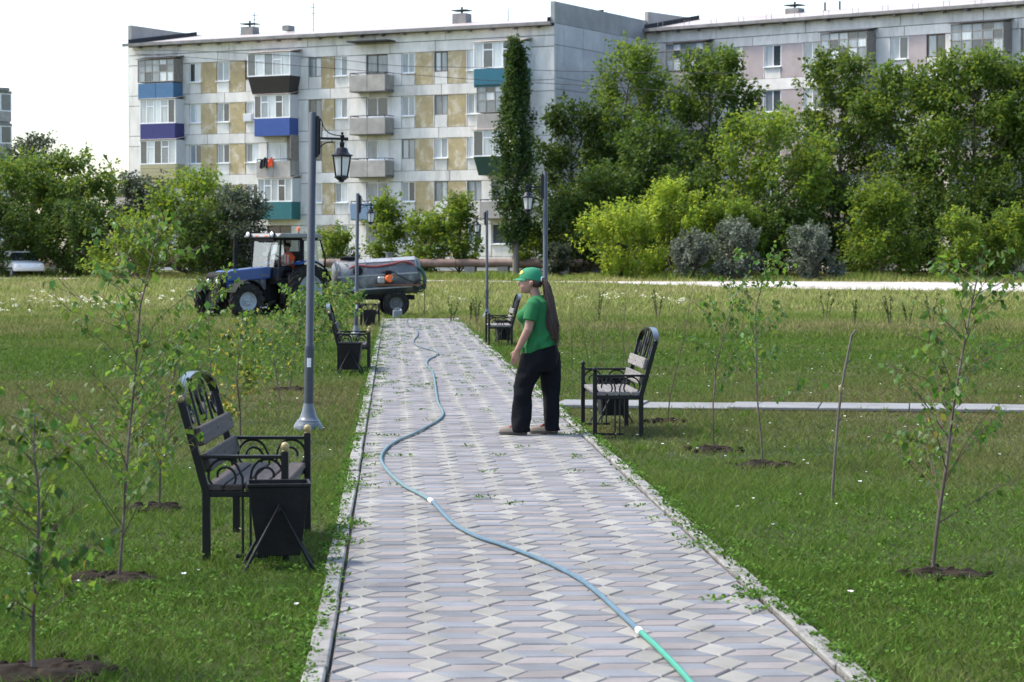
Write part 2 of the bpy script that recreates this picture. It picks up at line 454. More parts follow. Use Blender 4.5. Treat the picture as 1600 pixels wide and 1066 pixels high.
# ---------------------------------------------------------------- grass
def grass_mat(name, green, dry, rnd=.35, sc=.22, far=None):
    m = bpy.data.materials.new(name); m.use_nodes = True; nt = m.node_tree; L = nt.links.new; b = nt.nodes['Principled BSDF']; out = nt.nodes['Material Output']
    g = nd(nt, 'ShaderNodeNewGeometry').outputs['Position']
    mp = nd(nt, 'ShaderNodeMapping'); mp.inputs['Scale'].default_value = (1, .55, 1); L(g, mp.inputs[0])
    n = nd(nt, 'ShaderNodeTexNoise'); n.inputs['Scale'].default_value = sc; n.inputs['Detail'].default_value = 8; n.inputs['Roughness'].default_value = .65; L(mp.outputs[0], n.inputs['Vector'])
    an = nd(nt, 'ShaderNodeAttribute'); an.attribute_name = 'rnd'
    dr = nd(nt, 'ShaderNodeAttribute'); dr.attribute_name = 'dry'
    a1 = nd(nt, 'ShaderNodeMapRange'); a1.inputs[1].default_value = .38; a1.inputs[2].default_value = .68; L(n.outputs['Fac'], a1.inputs[0])
    a1.inputs[3].default_value = -.35; a1.inputs[4].default_value = .35
    ad = nd(nt, 'ShaderNodeMath', operation='ADD', use_clamp=True); L(a1.outputs[0], ad.inputs[0]); L(dr.outputs['Fac'], ad.inputs[1])
    mc = nd(nt, 'ShaderNodeMix', data_type='RGBA'); L(ad.outputs[0], mc.inputs[0]); mc.inputs[6].default_value = (*green, 1); mc.inputs[7].default_value = (*dry, 1)
    colr = mc.outputs[2]
    if far:                                          # far meadow's sunlight painted in as paler blades beyond the lawn
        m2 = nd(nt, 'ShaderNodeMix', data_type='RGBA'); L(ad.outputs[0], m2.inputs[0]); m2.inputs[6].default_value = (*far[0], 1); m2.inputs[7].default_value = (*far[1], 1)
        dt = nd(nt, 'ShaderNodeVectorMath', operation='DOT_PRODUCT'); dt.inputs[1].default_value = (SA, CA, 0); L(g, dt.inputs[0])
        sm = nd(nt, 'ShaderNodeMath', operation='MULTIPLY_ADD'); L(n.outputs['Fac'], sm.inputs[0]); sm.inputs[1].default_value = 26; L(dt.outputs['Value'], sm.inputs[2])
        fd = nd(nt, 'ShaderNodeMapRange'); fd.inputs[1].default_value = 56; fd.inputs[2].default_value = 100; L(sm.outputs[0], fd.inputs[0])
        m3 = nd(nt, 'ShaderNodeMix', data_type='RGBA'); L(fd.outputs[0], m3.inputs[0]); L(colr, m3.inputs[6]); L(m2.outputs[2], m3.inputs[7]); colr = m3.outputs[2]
    hs = nd(nt, 'ShaderNodeHueSaturation'); L(colr, hs.inputs['Color'])
    a = nd(nt, 'ShaderNodeMapRange'); a.inputs[3].default_value = 1-rnd; a.inputs[4].default_value = 1+rnd; L(an.outputs['Fac'], a.inputs[0]); L(a.outputs[0], hs.inputs['Value'])
    L(hs.outputs[0], b.inputs['Base Color']); b.inputs['Roughness'].default_value = .6; b.inputs['Specular IOR Level'].default_value = .1
    tr = nd(nt, 'ShaderNodeBsdfTranslucent'); L(hs.outputs[0], tr.inputs['Color'])
    mx = nd(nt, 'ShaderNodeMixShader'); mx.inputs[0].default_value = .35; L(b.outputs[0], mx.inputs[1]); L(tr.outputs[0], mx.inputs[2]); L(mx.outputs[0], out.inputs['Surface'])
    MATS[name] = m; return m
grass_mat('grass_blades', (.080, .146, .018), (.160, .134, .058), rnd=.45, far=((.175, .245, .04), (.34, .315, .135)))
grass_mat('weed_leaves', (.080, .160, .022), (.13, .18, .038), .55)
SOIL = []                                            # (x, y, radius) of the dug patches round the young trees
def keep(x, y, edge=0.0):
    ed = .05*np.sin(y*3.1)+.04*np.sin(y*7.3+1)+.03*np.sin(y*17.1)
    on = (x > PX0-.06+ed-edge) & (x < PX1+.07+ed+edge) & (y < PY1+.4)
    u = Vector((CW1.x-CW0.x, CW1.y-CW0.y)).normalized()
    t = (x-CW0.x)*(-u.y)+(y-CW0.y)*u.x
    on |= (np.abs(t) < .49+.6*ed) & (x > PX1)
    for sx, sy, sr in SOIL: on |= ((x-sx)**2+((y-sy))**2 < (sr*.62)**2)
    return ~on
def blades(P, H, W, lean, seg):
    """P (n,3) roots -> one strip per blade"""
    n = len(P); az = RNG.uniform(0, 2*np.pi, n); la = RNG.uniform(0, 2*np.pi, n)
    side = np.stack([np.cos(az), np.sin(az), np.zeros(n)], 1)*W[:, None]*.5
    ln = np.stack([np.cos(la), np.sin(la), np.zeros(n)], 1)*(H*lean)[:, None]
    up = np.zeros((n, 3)); up[:, 2] = H
    if seg == 1:
        V = np.stack([P-side, P+side, P+up+ln], 1).reshape(-1, 3)
        F = np.arange(3*n).reshape(n, 3); return V, F, np.arange(n)
    mid = P+up*.55+ln*.35
    V = np.stack([P-side, P+side, mid+side*.8, mid-side*.8, P+up*.95+ln], 1).reshape(-1, 3)
    b = np.arange(n)[:, None]*5
    F = np.concatenate([b+np.array([0, 1, 2]), b+np.array([0, 2, 3]), b+np.array([3, 2, 4])])
    return V, F, np.tile(np.arange(n), 3)
def dry_and_sunlit(x, y):
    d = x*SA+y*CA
    return .16-.14*np.clip((19-d)/7, 0, 1)+.44*np.exp(-((d-28)/8.0)**2)+.09*np.sin(d*.32+x*.11)-.20*np.exp(-((d-41)/6.0)**2)+.40*np.exp(-((d-58)/5.5)**2)+.45*np.clip((d-50)/40, 0, 1)  # dry bands; the last term paints far sunlight in as paler grass
def scatter_zone(d0, d1, dens, h, wd, seg, lean, marg, clump):
    ar = .5*(d1**2-d0**2)*(1600/FPX)*1.0+(d1-d0)*marg*2
    n = int(ar*dens)
    # uniform over the trapezium seen by the camera plus a margin
    d = np.sqrt(RNG.uniform(d0**2, d1**2, n)); half = d*(800/FPX)+marg
    l = RNG.uniform(-1, 1, n)*half
    x = l*CA+d*SA; y = -l*SA+d*CA
    # clumps: pull two thirds of the blades towards cell centres
    jx = np.floor(x/clump); jy = np.floor(y/clump)
    hx = np.modf(np.abs(np.sin(jx*12.9898+jy*78.233)*43758.5453))[0]; hy = np.modf(np.abs(np.sin(jx*39.346+jy*11.135)*24634.6345))[0]
    q = np.where(RNG.random(n) < .62, .55, 0)
    x += ((jx+hx)*clump-x)*q; y += ((jy+hy)*clump-y)*q
    k = keep(x, y); x, y = x[k], y[k]; hx = hx[k]
    dd = x*SA+y*CA
    rd = np.array([road_at(p) for p in np.linspace(-700, 2800, 351)]); pxs = np.linspace(-700, 2800, 351)
    pp = CX+(x*CA-y*SA)/dd*FPX
    c, hw = np.interp(pp, pxs, rd[:, 0]), np.interp(pp, pxs, rd[:, 1])
    k = (np.abs(dd-c) > hw+.2+RNG.exponential(.8, len(x))); x, y, dd, hx = x[k], y[k], dd[k], hx[k]
    t = np.clip((dd-72)/80, 0, 1); z = t*t*(3-2*t)*.5+.5*t-.03
    n = len(x); patch = .8+.35*np.sin(x*1.7+np.sin(y*1.1)*2)*np.sin(y*1.3+1)
    H = h*(.55+.9*RNG.random(n)**2)*(.75+.6*hx)*patch; W = wd*(.6+.8*RNG.random(n))
    # long fringe over the kerbs
    near = (np.abs(x-(PX0-.15)) < .14) | (np.abs(x-(PX1+.18)) < .14); H = np.where(near & (dd < 68), H*1.25, H)
    V, F, ix = blades(np.stack([x, y, z], 1), H, W, .55*lean+lean*RNG.random(n), seg)
    return V, F, RNG.random(n)[ix], (dry_and_sunlit(x, y)+.55*(RNG.random(n) < .13))[ix]
def build_grass():
    Z = [(7.5, 13, 4300, .046, .0046, 3, 1.1, 1.6), (13, 20, 2700, .046, .006, 1, 1.1, 1.8), (20, 34, 1050, .05, .0095, 1, 1.0, 2), (34, 50, 460, .065, .016, 1, .9, 3), (50, 76, 190, .12, .028, 1, .6, 4), (76, 138, 60, .20, .06, 1, .6, 6)]
    # tall uncut grass along the far side of the road, at the foot of the shrubs
    n = 26000; px = RNG.uniform(-250, 1850, n); rd = np.array([road_at(p) for p in np.linspace(-700, 2800, 351)]); q = np.linspace(-700, 2800, 351)
    lo = np.interp(px, q, rd[:, 0]+rd[:, 1])+1.6; d = lo+RNG.random(n)**.8*np.where(px < 850, 4.5, 7.0); l = (px-CX)/FPX*d; x = l*CA+d*SA; y = -l*SA+d*CA
    t = np.clip((d-72)/80, 0, 1); z = t*t*(3-2*t)*.5+.5*t-.05
    H = (.32+.22*np.sin(px*.031)*np.sin(px*.0123+1))*(.5+.8*RNG.random(n)); V, F, ix = blades(np.stack([x, y, z], 1), H, .03+.035*RNG.random(n), .3+.4*RNG.random(n), 1)
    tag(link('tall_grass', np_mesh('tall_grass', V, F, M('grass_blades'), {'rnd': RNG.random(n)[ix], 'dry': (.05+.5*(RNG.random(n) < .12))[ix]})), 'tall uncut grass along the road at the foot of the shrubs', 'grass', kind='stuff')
    # longer tufts the mower left standing
    n = 1500; d = np.sqrt(RNG.uniform(8**2, 30**2, n)); l = RNG.uniform(-1, 1, n)*(d*(800/FPX)+1.5); x = l*CA+d*SA; y = -l*SA+d*CA
    k = keep(x, y) & (np.sin(x*2.3+y)*np.sin(y*1.7-x)+RNG.normal(0, .4, n) > .1); x, y = x[k], y[k]; i = np.repeat(np.arange(len(x)), 16); m = len(i)
    P = np.stack([x[i]+RNG.normal(0, .022, m), y[i]+RNG.normal(0, .022, m), np.full(m, -.03)], 1)
    V, F, ix = blades(P, .075*(.5+.8*RNG.random(m)), .005+.003*RNG.random(m), .3+.7*RNG.random(m), 3)
    tag(link('grass_tufts', np_mesh('grass_tufts', V, F, M('grass_blades'), {'rnd': .35+.65*RNG.random(m)[ix], 'dry': (.1*(RNG.random(m)))[ix]})), 'longer grass tufts left standing in the lawn', 'grass', kind='stuff')
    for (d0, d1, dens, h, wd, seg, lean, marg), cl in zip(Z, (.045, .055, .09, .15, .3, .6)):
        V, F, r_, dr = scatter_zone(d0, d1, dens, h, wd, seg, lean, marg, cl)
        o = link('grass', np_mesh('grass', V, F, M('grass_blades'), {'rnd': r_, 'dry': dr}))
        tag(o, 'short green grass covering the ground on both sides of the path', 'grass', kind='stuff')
# ================================================================ apartment blocks
mat('panel_white', (.675, .655, .615), .85, .15, 1.3, .3, 14, col2=(.47, .455, .42), thr=(.50, .74), rnd=.08, coord='pos', stretch=(1.5, 1.5, .55))
mat('panel_grey', (.42, .42, .415), .88, .14, .8, .3, 14, col2=(.50, .50, .485), rnd=.08, coord='pos')
mat('panel_yellow', (.38, .31, .175), .95, .18, 2.4, .6, 20, col2=(.55, .50, .40), thr=(.50, .66), rnd=.08, coord='pos')
mat('panel_pink', (.39, .335, .33), .92, .10, 1.2, .4, 20, col2=(.345, .30, .295), rnd=.06, coord='pos')
mat('seam', (.16, .155, .145), .95, .3, 2, coord='pos')
mat('pvc_white', (.78, .79, .80), .4, .03, 4)
mat('old_wood_frame', (.22, .20, .18), .7, .3, 6)
mat('brown_frame', (.12, .085, .065), .65, .2, 6)
mat('teal_frame', (.10, .28, .34), .6, .1, 6)
mat('pane_dark', (.045, .055, .06), .08, .3, 1.5, spec=.8, rnd=.3)
mat('pane_mid', (.20, .235, .255), .08, .35, 1.4, spec=.8, rnd=.3, stretch=(3, 1, .4))
mat('pane_light', (.42, .46, .47), .1, .25, 1.6, spec=.8, rnd=.25, stretch=(4, 1, .3))
mat('roof_sheet', (.42, .375, .345), .45, .2, .6, .2, 10, col2=(.34, .27, .235), metal=.0, coord='pos')
mat('roof_felt', (.025, .025, .027), .9, .4, 3, .6, 12, coord='pos')
mat('eave_concrete', (.20, .195, .19), .9, .3, 1.5, .4, 10, coord='pos')
mat('parapet_concrete', (.30, .285, .265), .92, .18, 1.6, .4, 16, col2=(.37, .35, .32), coord='pos')
mat('gable_grey', (.27, .265, .255), .92, .15, .7, .4, 12, col2=(.33, .32, .31), coord='pos')
for k, c in dict(blue=(.055, .16, .31), navy=(.028, .030, .17), royal=(.03, .085, .33), brown=(.028, .022, .022), teal=(.012, .145, .16), teal2=(.012, .15, .22), green=(.012, .055, .04), cream=(.42, .38, .22), faded=(.16, .25, .38)).items():
    mat('clad_'+k, tuple(q*.8 for q in c), .5, .10, 2, 0)
mat('rust', (.16, .07, .04), .8, .4, 20)
mat('side_white', (.55, .57, .60), .5, .05, 3)

class Block:
    """an apartment house: local x along the facade, local y into the house, z up from its ground"""
    def __init__(s, name, label, pxa, da, pxb, db, zg, depth, eave, top):
        a, b = at(pxa, da, zg), at(pxb, db, zg)
        s.u = Vector((b.x-a.x, b.y-a.y)); s.L = s.u.length; s.u.normalize(); s.a = a; s.zg = zg; s.depth = depth
        s.root = empty(name, a, math.atan2(s.u.y, s.u.x), label, 'building')
        s.n = Vector((s.u.y, -s.u.x)); s.eave = eave-zg; s.top = top-zg; s.wall = None
    def s_at(s, px, off=0):
        o = Vector((s.a.x, s.a.y))+s.n*off
        r = at(px, 1); r = Vector((r.x, r.y))
        # o + u*t = r*k
        den = s.u.x*(-r.y)+s.u.y*r.x
        return (-o.x*(-r.y)-o.y*r.x)/den
    def part(s, name, b, m, parent=None, bevel=0): return b.build(name, m, parent or s.root, bevel)

def window(B, x0, x1, z0, z1, frame='pvc_white', panes=2, y=0.0, kinds=None, sill=True, ratio=None):
    t = .055 if frame == 'pvc_white' else .07; yy = y+.09
    b = MB(); b.box(x0, x1, yy, yy+.06, z0, z0+t).box(x0, x1, yy, yy+.06, z1-t, z1)
    b.box(x0, x0+t, yy, yy+.06, z0+t, z1-t).box(x1-t, x1, yy, yy+.06, z0+t, z1-t)
    cuts = [x0+t]
    for i in range(1, panes):
        f = (ratio if ratio and i == 1 else i/panes); c = x0+(x1-x0)*f; cuts.append(c)
        b.box(c-t*.55, c+t*.55, yy, yy+.06, z0+t, z1-t)
    if sill: b.box(x0-.05, x1+.05, y-.10, yy, z0-.05, z0)
    w_ = B.part('window', b, M(frame))
    cuts.append(x1-t)
    for i in range(panes):
        k = kinds[i % len(kinds)] if kinds else random.choice(['pane_dark', 'pane_mid', 'pane_mid', 'pane_light'])
        MB().box(cuts[i]+.001, cuts[i+1]-.001, yy+.025, yy+.035, z0+t+.001, z1-t-.001).build('pane', M(k), w_)
    return w_

def corrugated(b, x0, x1, y, z0, z1, fl=0, step=.11, amp=.012):
    """vertical ribbed sheet facing -y; fl: how far the bottom runs back in"""
    n = max(2, int((x1-x0)/step)); 
    for i in range(n):
        a, c = x0+(x1-x0)*i/n, x0+(x1-x0)*(i+1)/n; m = (a+c)/2
        ia = lambda q: q+(fl if q < (x0+x1)/2 else -fl)*abs(q-(x0+x1)/2)/((x1-x0)/2)*1.0
        b.add([(ia(a), y+fl, z0), (ia(m), y+fl-amp, z0), (m, y-amp, z1), (a, y, z1), (ia(c), y+fl, z0), (c, y, z1)], [(0, 1, 2, 3), (1, 4, 5, 2)])

def balcony(B, pl, pr, zf, ztop, style, dep=1.0, clad=None, nm=None):
    """style: open | white | old; zf slab level, ztop top of the glazing"""
    x1 = B.s_at(pr, 0); x0 = B.s_at(pl, dep); ph = 1.0
    par = B.part('balcony', MB().box(x0, x1, -dep, -.002, zf-.14, zf), M('eave_concrete'))
    fl = .22 if nm == 'flare' else 0
    cm = M(clad) if clad else M('parapet_concrete')
    b = MB()
    if clad and clad not in ('clad_faded', 'clad_blue'):
        corrugated(b, x0-fl, x1+fl, -dep-.03-fl, zf-.13, zf+ph, fl)
        if clad == 'clad_cream':
            b = MB()
            for i in range(9): b.box(x0, x1, -dep-.03-(i % 2)*.012, -dep, zf-.13+i*.125, zf-.13+(i+1)*.125-.006)
        b.build('front_cladding', cm, par)
        for sx, q in ((x0, -1), (x1, 1)):
            c = MB(); sg = -q
            xa = sx+q*.002
            c.add([(xa, -.003, zf-.13), (xa, -dep-.03, zf-.13), (xa+q*fl, -dep-.03-fl, zf+ph), (xa+q*fl, -.003, zf+ph), (xa-q*.03, -.003, zf-.13), (xa-q*.03, -dep-.03, zf-.13), (xa+q*fl-q*.03, -dep-.03-fl, zf+ph), (xa+q*fl-q*.03, -.003, zf+ph)],
                  [(0, 1, 2, 3), (7, 6, 5, 4), (0, 4, 5, 1), (1, 5, 6, 2), (2, 6, 7, 3), (3, 7, 4, 0)])
            c.build('side_cladding', cm, par)
    else:
        m_ = (x0+x1)/2
        for a, c in ((x0, m_-.01), (m_+.01, x1)):
            MB().box(a, c, -dep-.05, -dep+.03, zf-.10, zf+ph*.93).build('parapet_panel', cm, par, bevel=.01)
        for sx, q in ((x0, 1), (x1, -1)):
            MB().box(min(sx, sx+q*.07), max(sx, sx+q*.07), -dep+.032, -.003, zf-.10, zf+ph*.93).build('side_panel', cm, par)
        if style == 'open':
            r_ = MB(); zz = zf+ph+.06
            r_.tube([(x0+.03, -.01, zz), (x0+.03, -dep, zz), (x1-.03, -dep, zz), (x1-.03, -.01, zz)], .025, 6)
            for q in (x0+.05, (x0+x1)/2, x1-.05): r_.box(q-.02, q+.02, -dep-.02, -dep+.02, zf+ph*.93, zz)
            r_.build('hand_rail', M('roof_felt'), par)
    if style in ('white', 'old'):
        g0 = zf+ph; fm = M('pvc_white') if style == 'white' else M('old_wood_frame'); yF = -dep-.04-fl
        xa, xb = x0-fl-.03, x1+fl+.03
        n = 5 if (xb-xa) > 2.6 else 4; t = .07 if style == 'white' else .06
        b = MB(); b.box(xa, xb, yF, yF+.07, g0, g0+t).box(xa, xb, yF, yF+.07, ztop-t, ztop)
        xs = [xa+(xb-xa)*i/n for i in range(n+1)]
        for i, q in enumerate(xs):
            e0 = q-(0 if i == 0 else (t if i == n else t/2)); b.box(e0, e0+t, yF, yF+.07, g0+t, ztop-t)
        rows = [g0+t, ztop-t]
        if style == 'old': rows = [g0+t, g0+(ztop-g0)*.45, g0+(ztop-g0)*.75, ztop-t]
        for zr in rows[1:-1]: b.box(xa+t, xb-t, yF+.005, yF+.065, zr-.025, zr+.025)
        if style == 'white':
            for i in (1, 3):
                if i < n: b.box(xs[i]+t/2, xs[i+1]-t/2, yF+.004, yF+.066, ztop-.5, ztop-.43)
        fr = b.build('glazing_frame', fm, par)
        for i in range(n):
            for j in range(len(rows)-1):
                k = random.choice(['pane_light', 'pane_light', 'pane_mid', 'pane_dark'] if style == 'white' else ['pane_mid', 'pane_light', 'pane_mid', 'pane_dark'])
                MB().box(xs[i]+t*.4, xs[i+1]-t*.4, yF+.028, yF+.04, rows[j], rows[j+1]).build('pane', M(k), fr)
        sm = M('side_white') if style == 'white' else M('old_wood_frame')
        for sx in (xa, xb-.05):
            c = MB()
            nn = 7
            for i in range(nn):
                y0 = yF+.072+(-.004-yF-.072)*i/nn; y1 = yF+.072+(-.004-yF-.072)*(i+1)/nn
                c.box(sx+(i % 2)*.008, sx+.05-(i % 2)*.008, y0, y1-.004, g0, ztop)
            c.build('side_sheet', sm, par)
        MB().add([(xa-.1, yF-.12, ztop+.02), (xb+.1, yF-.12, ztop+.02), (xb+.1, -.004, ztop+.22), (xa-.1, -.004, ztop+.22),
                  (xa-.1, yF-.12, ztop+.05), (xb+.1, yF-.12, ztop+.05), (xb+.1, -.004, ztop+.26), (xa-.1, -.004, ztop+.26)],
                 [(3, 2, 1, 0), (4, 5, 6, 7), (0, 1, 5, 4), (1, 2, 6, 5), (2, 3, 7, 6), (3, 0, 4, 7)]).build('balcony_roof', M('roof_felt') if style == 'old' else M('roof_sheet'), par)
    return par

def roof_and_shell(B, ridge, gable_top, left=True, right=True):
    L_, D = B.L, B.depth; e = B.eave
    B.part('wall', MB().box(.01, L_-.01, .255, D, 0, e-.02), M('seam'))
    # sloping sheet roof with its overhanging slab
    b = MB(); rz = ridge-B.zg
    x0, x1 = (.28 if left else -.3), (L_-.28 if right else L_+.3)
    roof = B.part('roof', MB().add([(x0, -.5, e), (x1, -.5, e), (x1, D/2, rz), (x0, D/2, rz), (x1, D+.4, e), (x0, D+.4, e),
                         (x0, -.5, e-.16), (x1, -.5, e-.16), (x1, D+.4, e-.16), (x0, D+.4, e-.16)],
                        [(0, 1, 2, 3), (3, 2, 4, 5), (7, 6, 9, 8), (6, 7, 1, 0), (8, 9, 5, 4), (0, 3, 5, 9, 6), (1, 7, 8, 4, 2)]), M('roof_sheet'))
    MB().box(x0-.35 if left else x0, x1+.3, -.62, -.505, e-.17, e+.03).build('eave_edge', M('eave_concrete'), roof)
    n = int(L_/1.6)
    for i in range(n):
        c = x0+(i+.5)*(x1-x0)/n; MB().box(c-.1, c+.1, -.45, -.005, e-.30, e-.165).build('eave_bracket', M('eave_concrete'), roof)
    gt = gable_top-B.zg
    for ok, xa in ((left, -.02), (right, L_-.26)):
        if not ok: continue
        g = B.part('gable_parapet', MB().box(xa, xa+.28, -.02, D+.05, e-.015, gt), M('gable_grey'))
        b = MB(); sg = xa+.28 if xa < 1 else xa-.03
        b.add([(sg, -.4, e+.02), (sg+.03, -.4, e+.02), (sg+.03, D/2, rz+.02), (sg, D/2, rz+.02), (sg, -.4, e+.3), (sg+.03, -.4, e+.3), (sg+.03, D/2, rz+.3), (sg, D/2, rz+.3)],
              [(3, 2, 1, 0), (4, 5, 6, 7), (0, 1, 5, 4), (1, 2, 6, 5), (2, 3, 7, 6), (3, 0, 4, 7)])
        b.build('felt_flashing', M('roof_felt'), g)
    return roof, e, rz
def vent(B, roof, px, zb, zt, wd=1.2, cap=True, off=-5.2):
    x = B.s_at(px, off); b = MB()
    b.box(x-wd/2, x+wd/2, -off-.4, -off+.4, zb-B.zg, zt-B.zg)
    v = b.build('chimney', M('eave_concrete'), roof)
    if cap: MB().box(x-wd*.55, x+wd*.55, -off-.45, -off+.45, zt-B.zg+.18, zt-B.zg+.24).box(x-.05, x+.05, -off-.05, -off+.05, zt-B.zg, zt-B.zg+.45).build('chimney_cap', M('roof_felt'), v)

def strip_floor(B, wt, wh, cols, belt, filler, yellow, name_y, floor, ystrip=2.03, joint=.045):
    """one storey: piers, windows with the panel below, coloured panels between, belt under it. cols: (kind, x0, x1)"""
    zb = wt-ystrip
    x = 0.0; k = 0
    for kind, x0, x1 in cols+[('end', B.L, B.L)]:
        if x0-x > .06:
            # white pier: one panel, seams round it
            B.part('wall_panel', MB().box(x+joint/2, x0-joint/2, 0, .25, zb+joint/2, wt-joint/2), M(filler))
        if kind == 'y':
            B.part(name_y, MB().box(x0+.006, x1-.006, .015, .25, zb+.012, wt-.006), M(yellow))
        elif kind == 'w':
            B.part('wall_panel', MB().box(x0+.006, x1-.006, .02, .25, zb+.012, wt-wh-.002), M(filler))
            old = random.random() < .28
            window(B, x0, x1, wt-wh, wt, random.choice(['old_wood_frame', 'brown_frame']) if old else 'pvc_white', 2, 0, sill=not old)
        x = x1
    # belt below this strip
    x = 0.0
    while x < B.L-.2:
        l = random.choice([3.2, 2.6, 5.2, 3.0]); l = min(l, B.L-x)
        if B.L-x-l < 1: l = B.L-x
        B.part('belt_panel', MB().box(x+joint/2, x+l-joint/2, -.006, .25, zb-belt+.012, zb-.012), M(filler)); x += l

def house_one():
    B = Block('apartment_building', 'white five storey panel apartment block with yellow panels and coloured glazed balconies', 203, 160, 866, 145, 1.0, 15, 16.15, 17.3)
    roof, e, rz = roof_and_shell(B, 17.35, 17.45)
    wt5 = 14.72-B.zg; P = 2.70
    X = lambda px: B.s_at(px)
    cols = [('w', 297, 315), ('y', 315, 339.5), ('w', 340, 359), ('y', 359.5, 384), ('w', 385, 405), ('w', 483, 503), ('y', 503.5, 523), ('w', 523.5, 543), ('w', 573, 606),
            ('w', 628, 648), ('y', 648.5, 677), ('w', 679, 699), ('y', 700, 728), ('w', 730, 752)]
    cols = [(k, X(a), X(b)) for k, a, b in cols]
    # doors and windows behind the end balconies
    cols = [('w', X(232), X(268))]+cols[:5]+[('w', X(418), X(455))]+cols[5:]+[('w', X(768), X(806))]
    for f in range(5):
        strip_floor(B, wt5-P*f, 1.26, cols, P-2.03, 'panel_white', 'panel_yellow', 'pebble_panel', f)
    # attic band under the eaves, in big panels of two rows
    for z0, z1, ls in ((wt5, wt5+.68, 3.3), (wt5+.68, e-.18, 5.1)):
        x = 0
        while x < B.L-.3:
            l = min(ls*random.choice([1, .8, 1.2]), B.L-x)
            B.part('attic_panel', MB().box(x+.02, x+l-.02, 0, .25, z0+.022, z1-.022), M('panel_white')); x += l
    zb = wt5-P*4-2.03-(P-2.03)
    B.part('plinth', MB().box(.01, B.L-.01, .03, .25, 0, zb), M('panel_grey'))
    zf = [wt5-P*f-2.03-.26 for f in range(5)]; zt = [wt5-P*f+.32 for f in range(5)]
    balcony(B, 218, 287, zf[0]+.05, zt[0]-.05, 'old', 1.0, 'clad_blue')
    balcony(B, 221, 289, zf[1], zt[1], 'white', 1.0, 'clad_navy')
    balcony(B, 221, 290, zf[2], zt[2], 'white', 1.0, 'clad_cream')
    balcony(B, 222, 290, zf[3], zt[3], 'open', 1.0)
    balcony(B, 396, 466, zf[0]+.1, zt[0], 'white', 1.0, 'clad_brown', 'flare')
    balcony(B, 399, 467, zf[1]+.1, zt[1], 'white', 1.0, 'clad_royal')
    balcony(B, 402, 468, zf[2]+.1, zt[2], 'open', 1.0)
    balcony(B, 404, 470, zf[3]+.1, zt[3], 'white', 1.0, 'clad_teal')
    for f in range(3): balcony(B, 547, 616, zf[f], zt[f], 'open', 1.05)
    balcony(B, 548, 616, zf[3], zt[3], 'open', 1.05, 'clad_faded')
    B.part('canopy', MB().box(X(556), X(619), -1.1, -.004, zt[0]+.42, zt[0]+.5), M('roof_felt'))
    balcony(B, 741, 829, zf[0], zt[0], 'white', 1.1, 'clad_teal2')
    balcony(B, 746, 828, zf[1], zt[1]+.05, 'old', 1.05)
    balcony(B, 748, 828, zf[2], zt[2], 'white', 1.05, 'clad_green', 'flare')
    balcony(B, 750, 828, zf[3], zt[3], 'open', 1.05)
    # dark half screen on the third storey balcony of the second column
    x1 = X(468); B.part('balcony_screen', MB().box(x1-.06, x1-.01, -.98, -.01, zf[2]+1.05, zt[2]+.1).box(x1-.9, x1-.06, -.04, -.01, zf[2]+1.05, zt[2]+.1), M('old_wood_frame'))
    xa = X(383); B.part('air_conditioner', MB().box(xa+.1, xa+.75, -.32, -.01, zf[1]+1.0, zf[1]+1.5), M('side_white'), bevel=.02)
    # end wall: panels with open seams
    D = B.depth; ds = [0, 1.2, 3.9, 6.9, 9.9, 12.9, 15]
    for f in range(6):
        z1 = wt5-P*f+.05+(P if f == 0 else P); z1 = wt5+.1-P*(f-1); z0 = z1-P
        if f == 0: z1 = e-.03
        zs = [(max(z0, 0), z1)] if f == 0 else [(max(z0+.7, 0), z1), (max(z0, 0), max(z0+.7, 0))]
        for za, zc in zs:
            if zc-za < .2: continue
            for a, c in zip(ds, ds[1:]):
                B.part('end_panel', MB().box(B.L-.012, B.L+.05, a+.015, c-.015, za+.015, zc-.015), M('panel_grey'))
                B.part('end_panel', MB().box(-.05, .012, a+.015, c-.015, za+.015, zc-.015), M('panel_grey'))
    vent(B, roof, 392, 16.9, 17.5, 1.0); vent(B, roof, 722, 16.9, 17.6, 1.0)
    vent(B, roof, 452, 17.1, 17.45, .5, False)
    for px, h in ((491, 1.6), (399, 1.2), (794, .5)):
        x = B.s_at(px, -5.5); zz = rz
        a = MB().tube([(x, 5.5, zz-.3), (x, 5.5, zz+h)], .03, 6)
        if h > 1: a.tube([(x-.25, 5.5, zz+h*.8), (x+.25, 5.5, zz+h*.8)], .025, 5).tube([(x-.2, 5.5, zz+h*.55), (x+.2, 5.5, zz+h*.55)], .025, 5)
        a.build('antenna', M('roof_felt'), roof)
    # washing hung out on the third storey balcony
    for px, m_, lb, h, wd in ((414, 'cloth_black', 'black cloth hung over the concrete balcony rail to dry', .62, .55), (424.5, 'cloth_orange', 'bright orange cloth hung on the concrete balcony rail beside black cloth', .55, .34)):
        x = B.s_at(px, 1.1); z = zf[2]+1.0+.22
        V = []; n = 8
        for i in range(n+1):
            for j in range(5):
                V.append((x-wd/2+wd*i/n, -1.12-.05*math.sin(i*1.9+j*.4)-.02*j, z-h*j/4-.07*math.sin(i*.9)))
        F = [(i*5+j, (i+1)*5+j, (i+1)*5+j+1, i*5+j+1) for i in range(n) for j in range(4)]
        V2 = V+[(a, b-.012, c) for a, b, c in V]; k = len(V)
        F2 = F+[tuple(q+k for q in reversed(f)) for f in F]
        c = MB().add(V2, F2).build('laundry', M(m_)); c.matrix_world = B.root.matrix_basis.copy()
        tag(c, lb, 'laundry')
    return B
mat('cloth_black', (.015, .015, .018), .9); mat('cloth_orange', (.75, .12, .04), .8)
H1 = house_one()

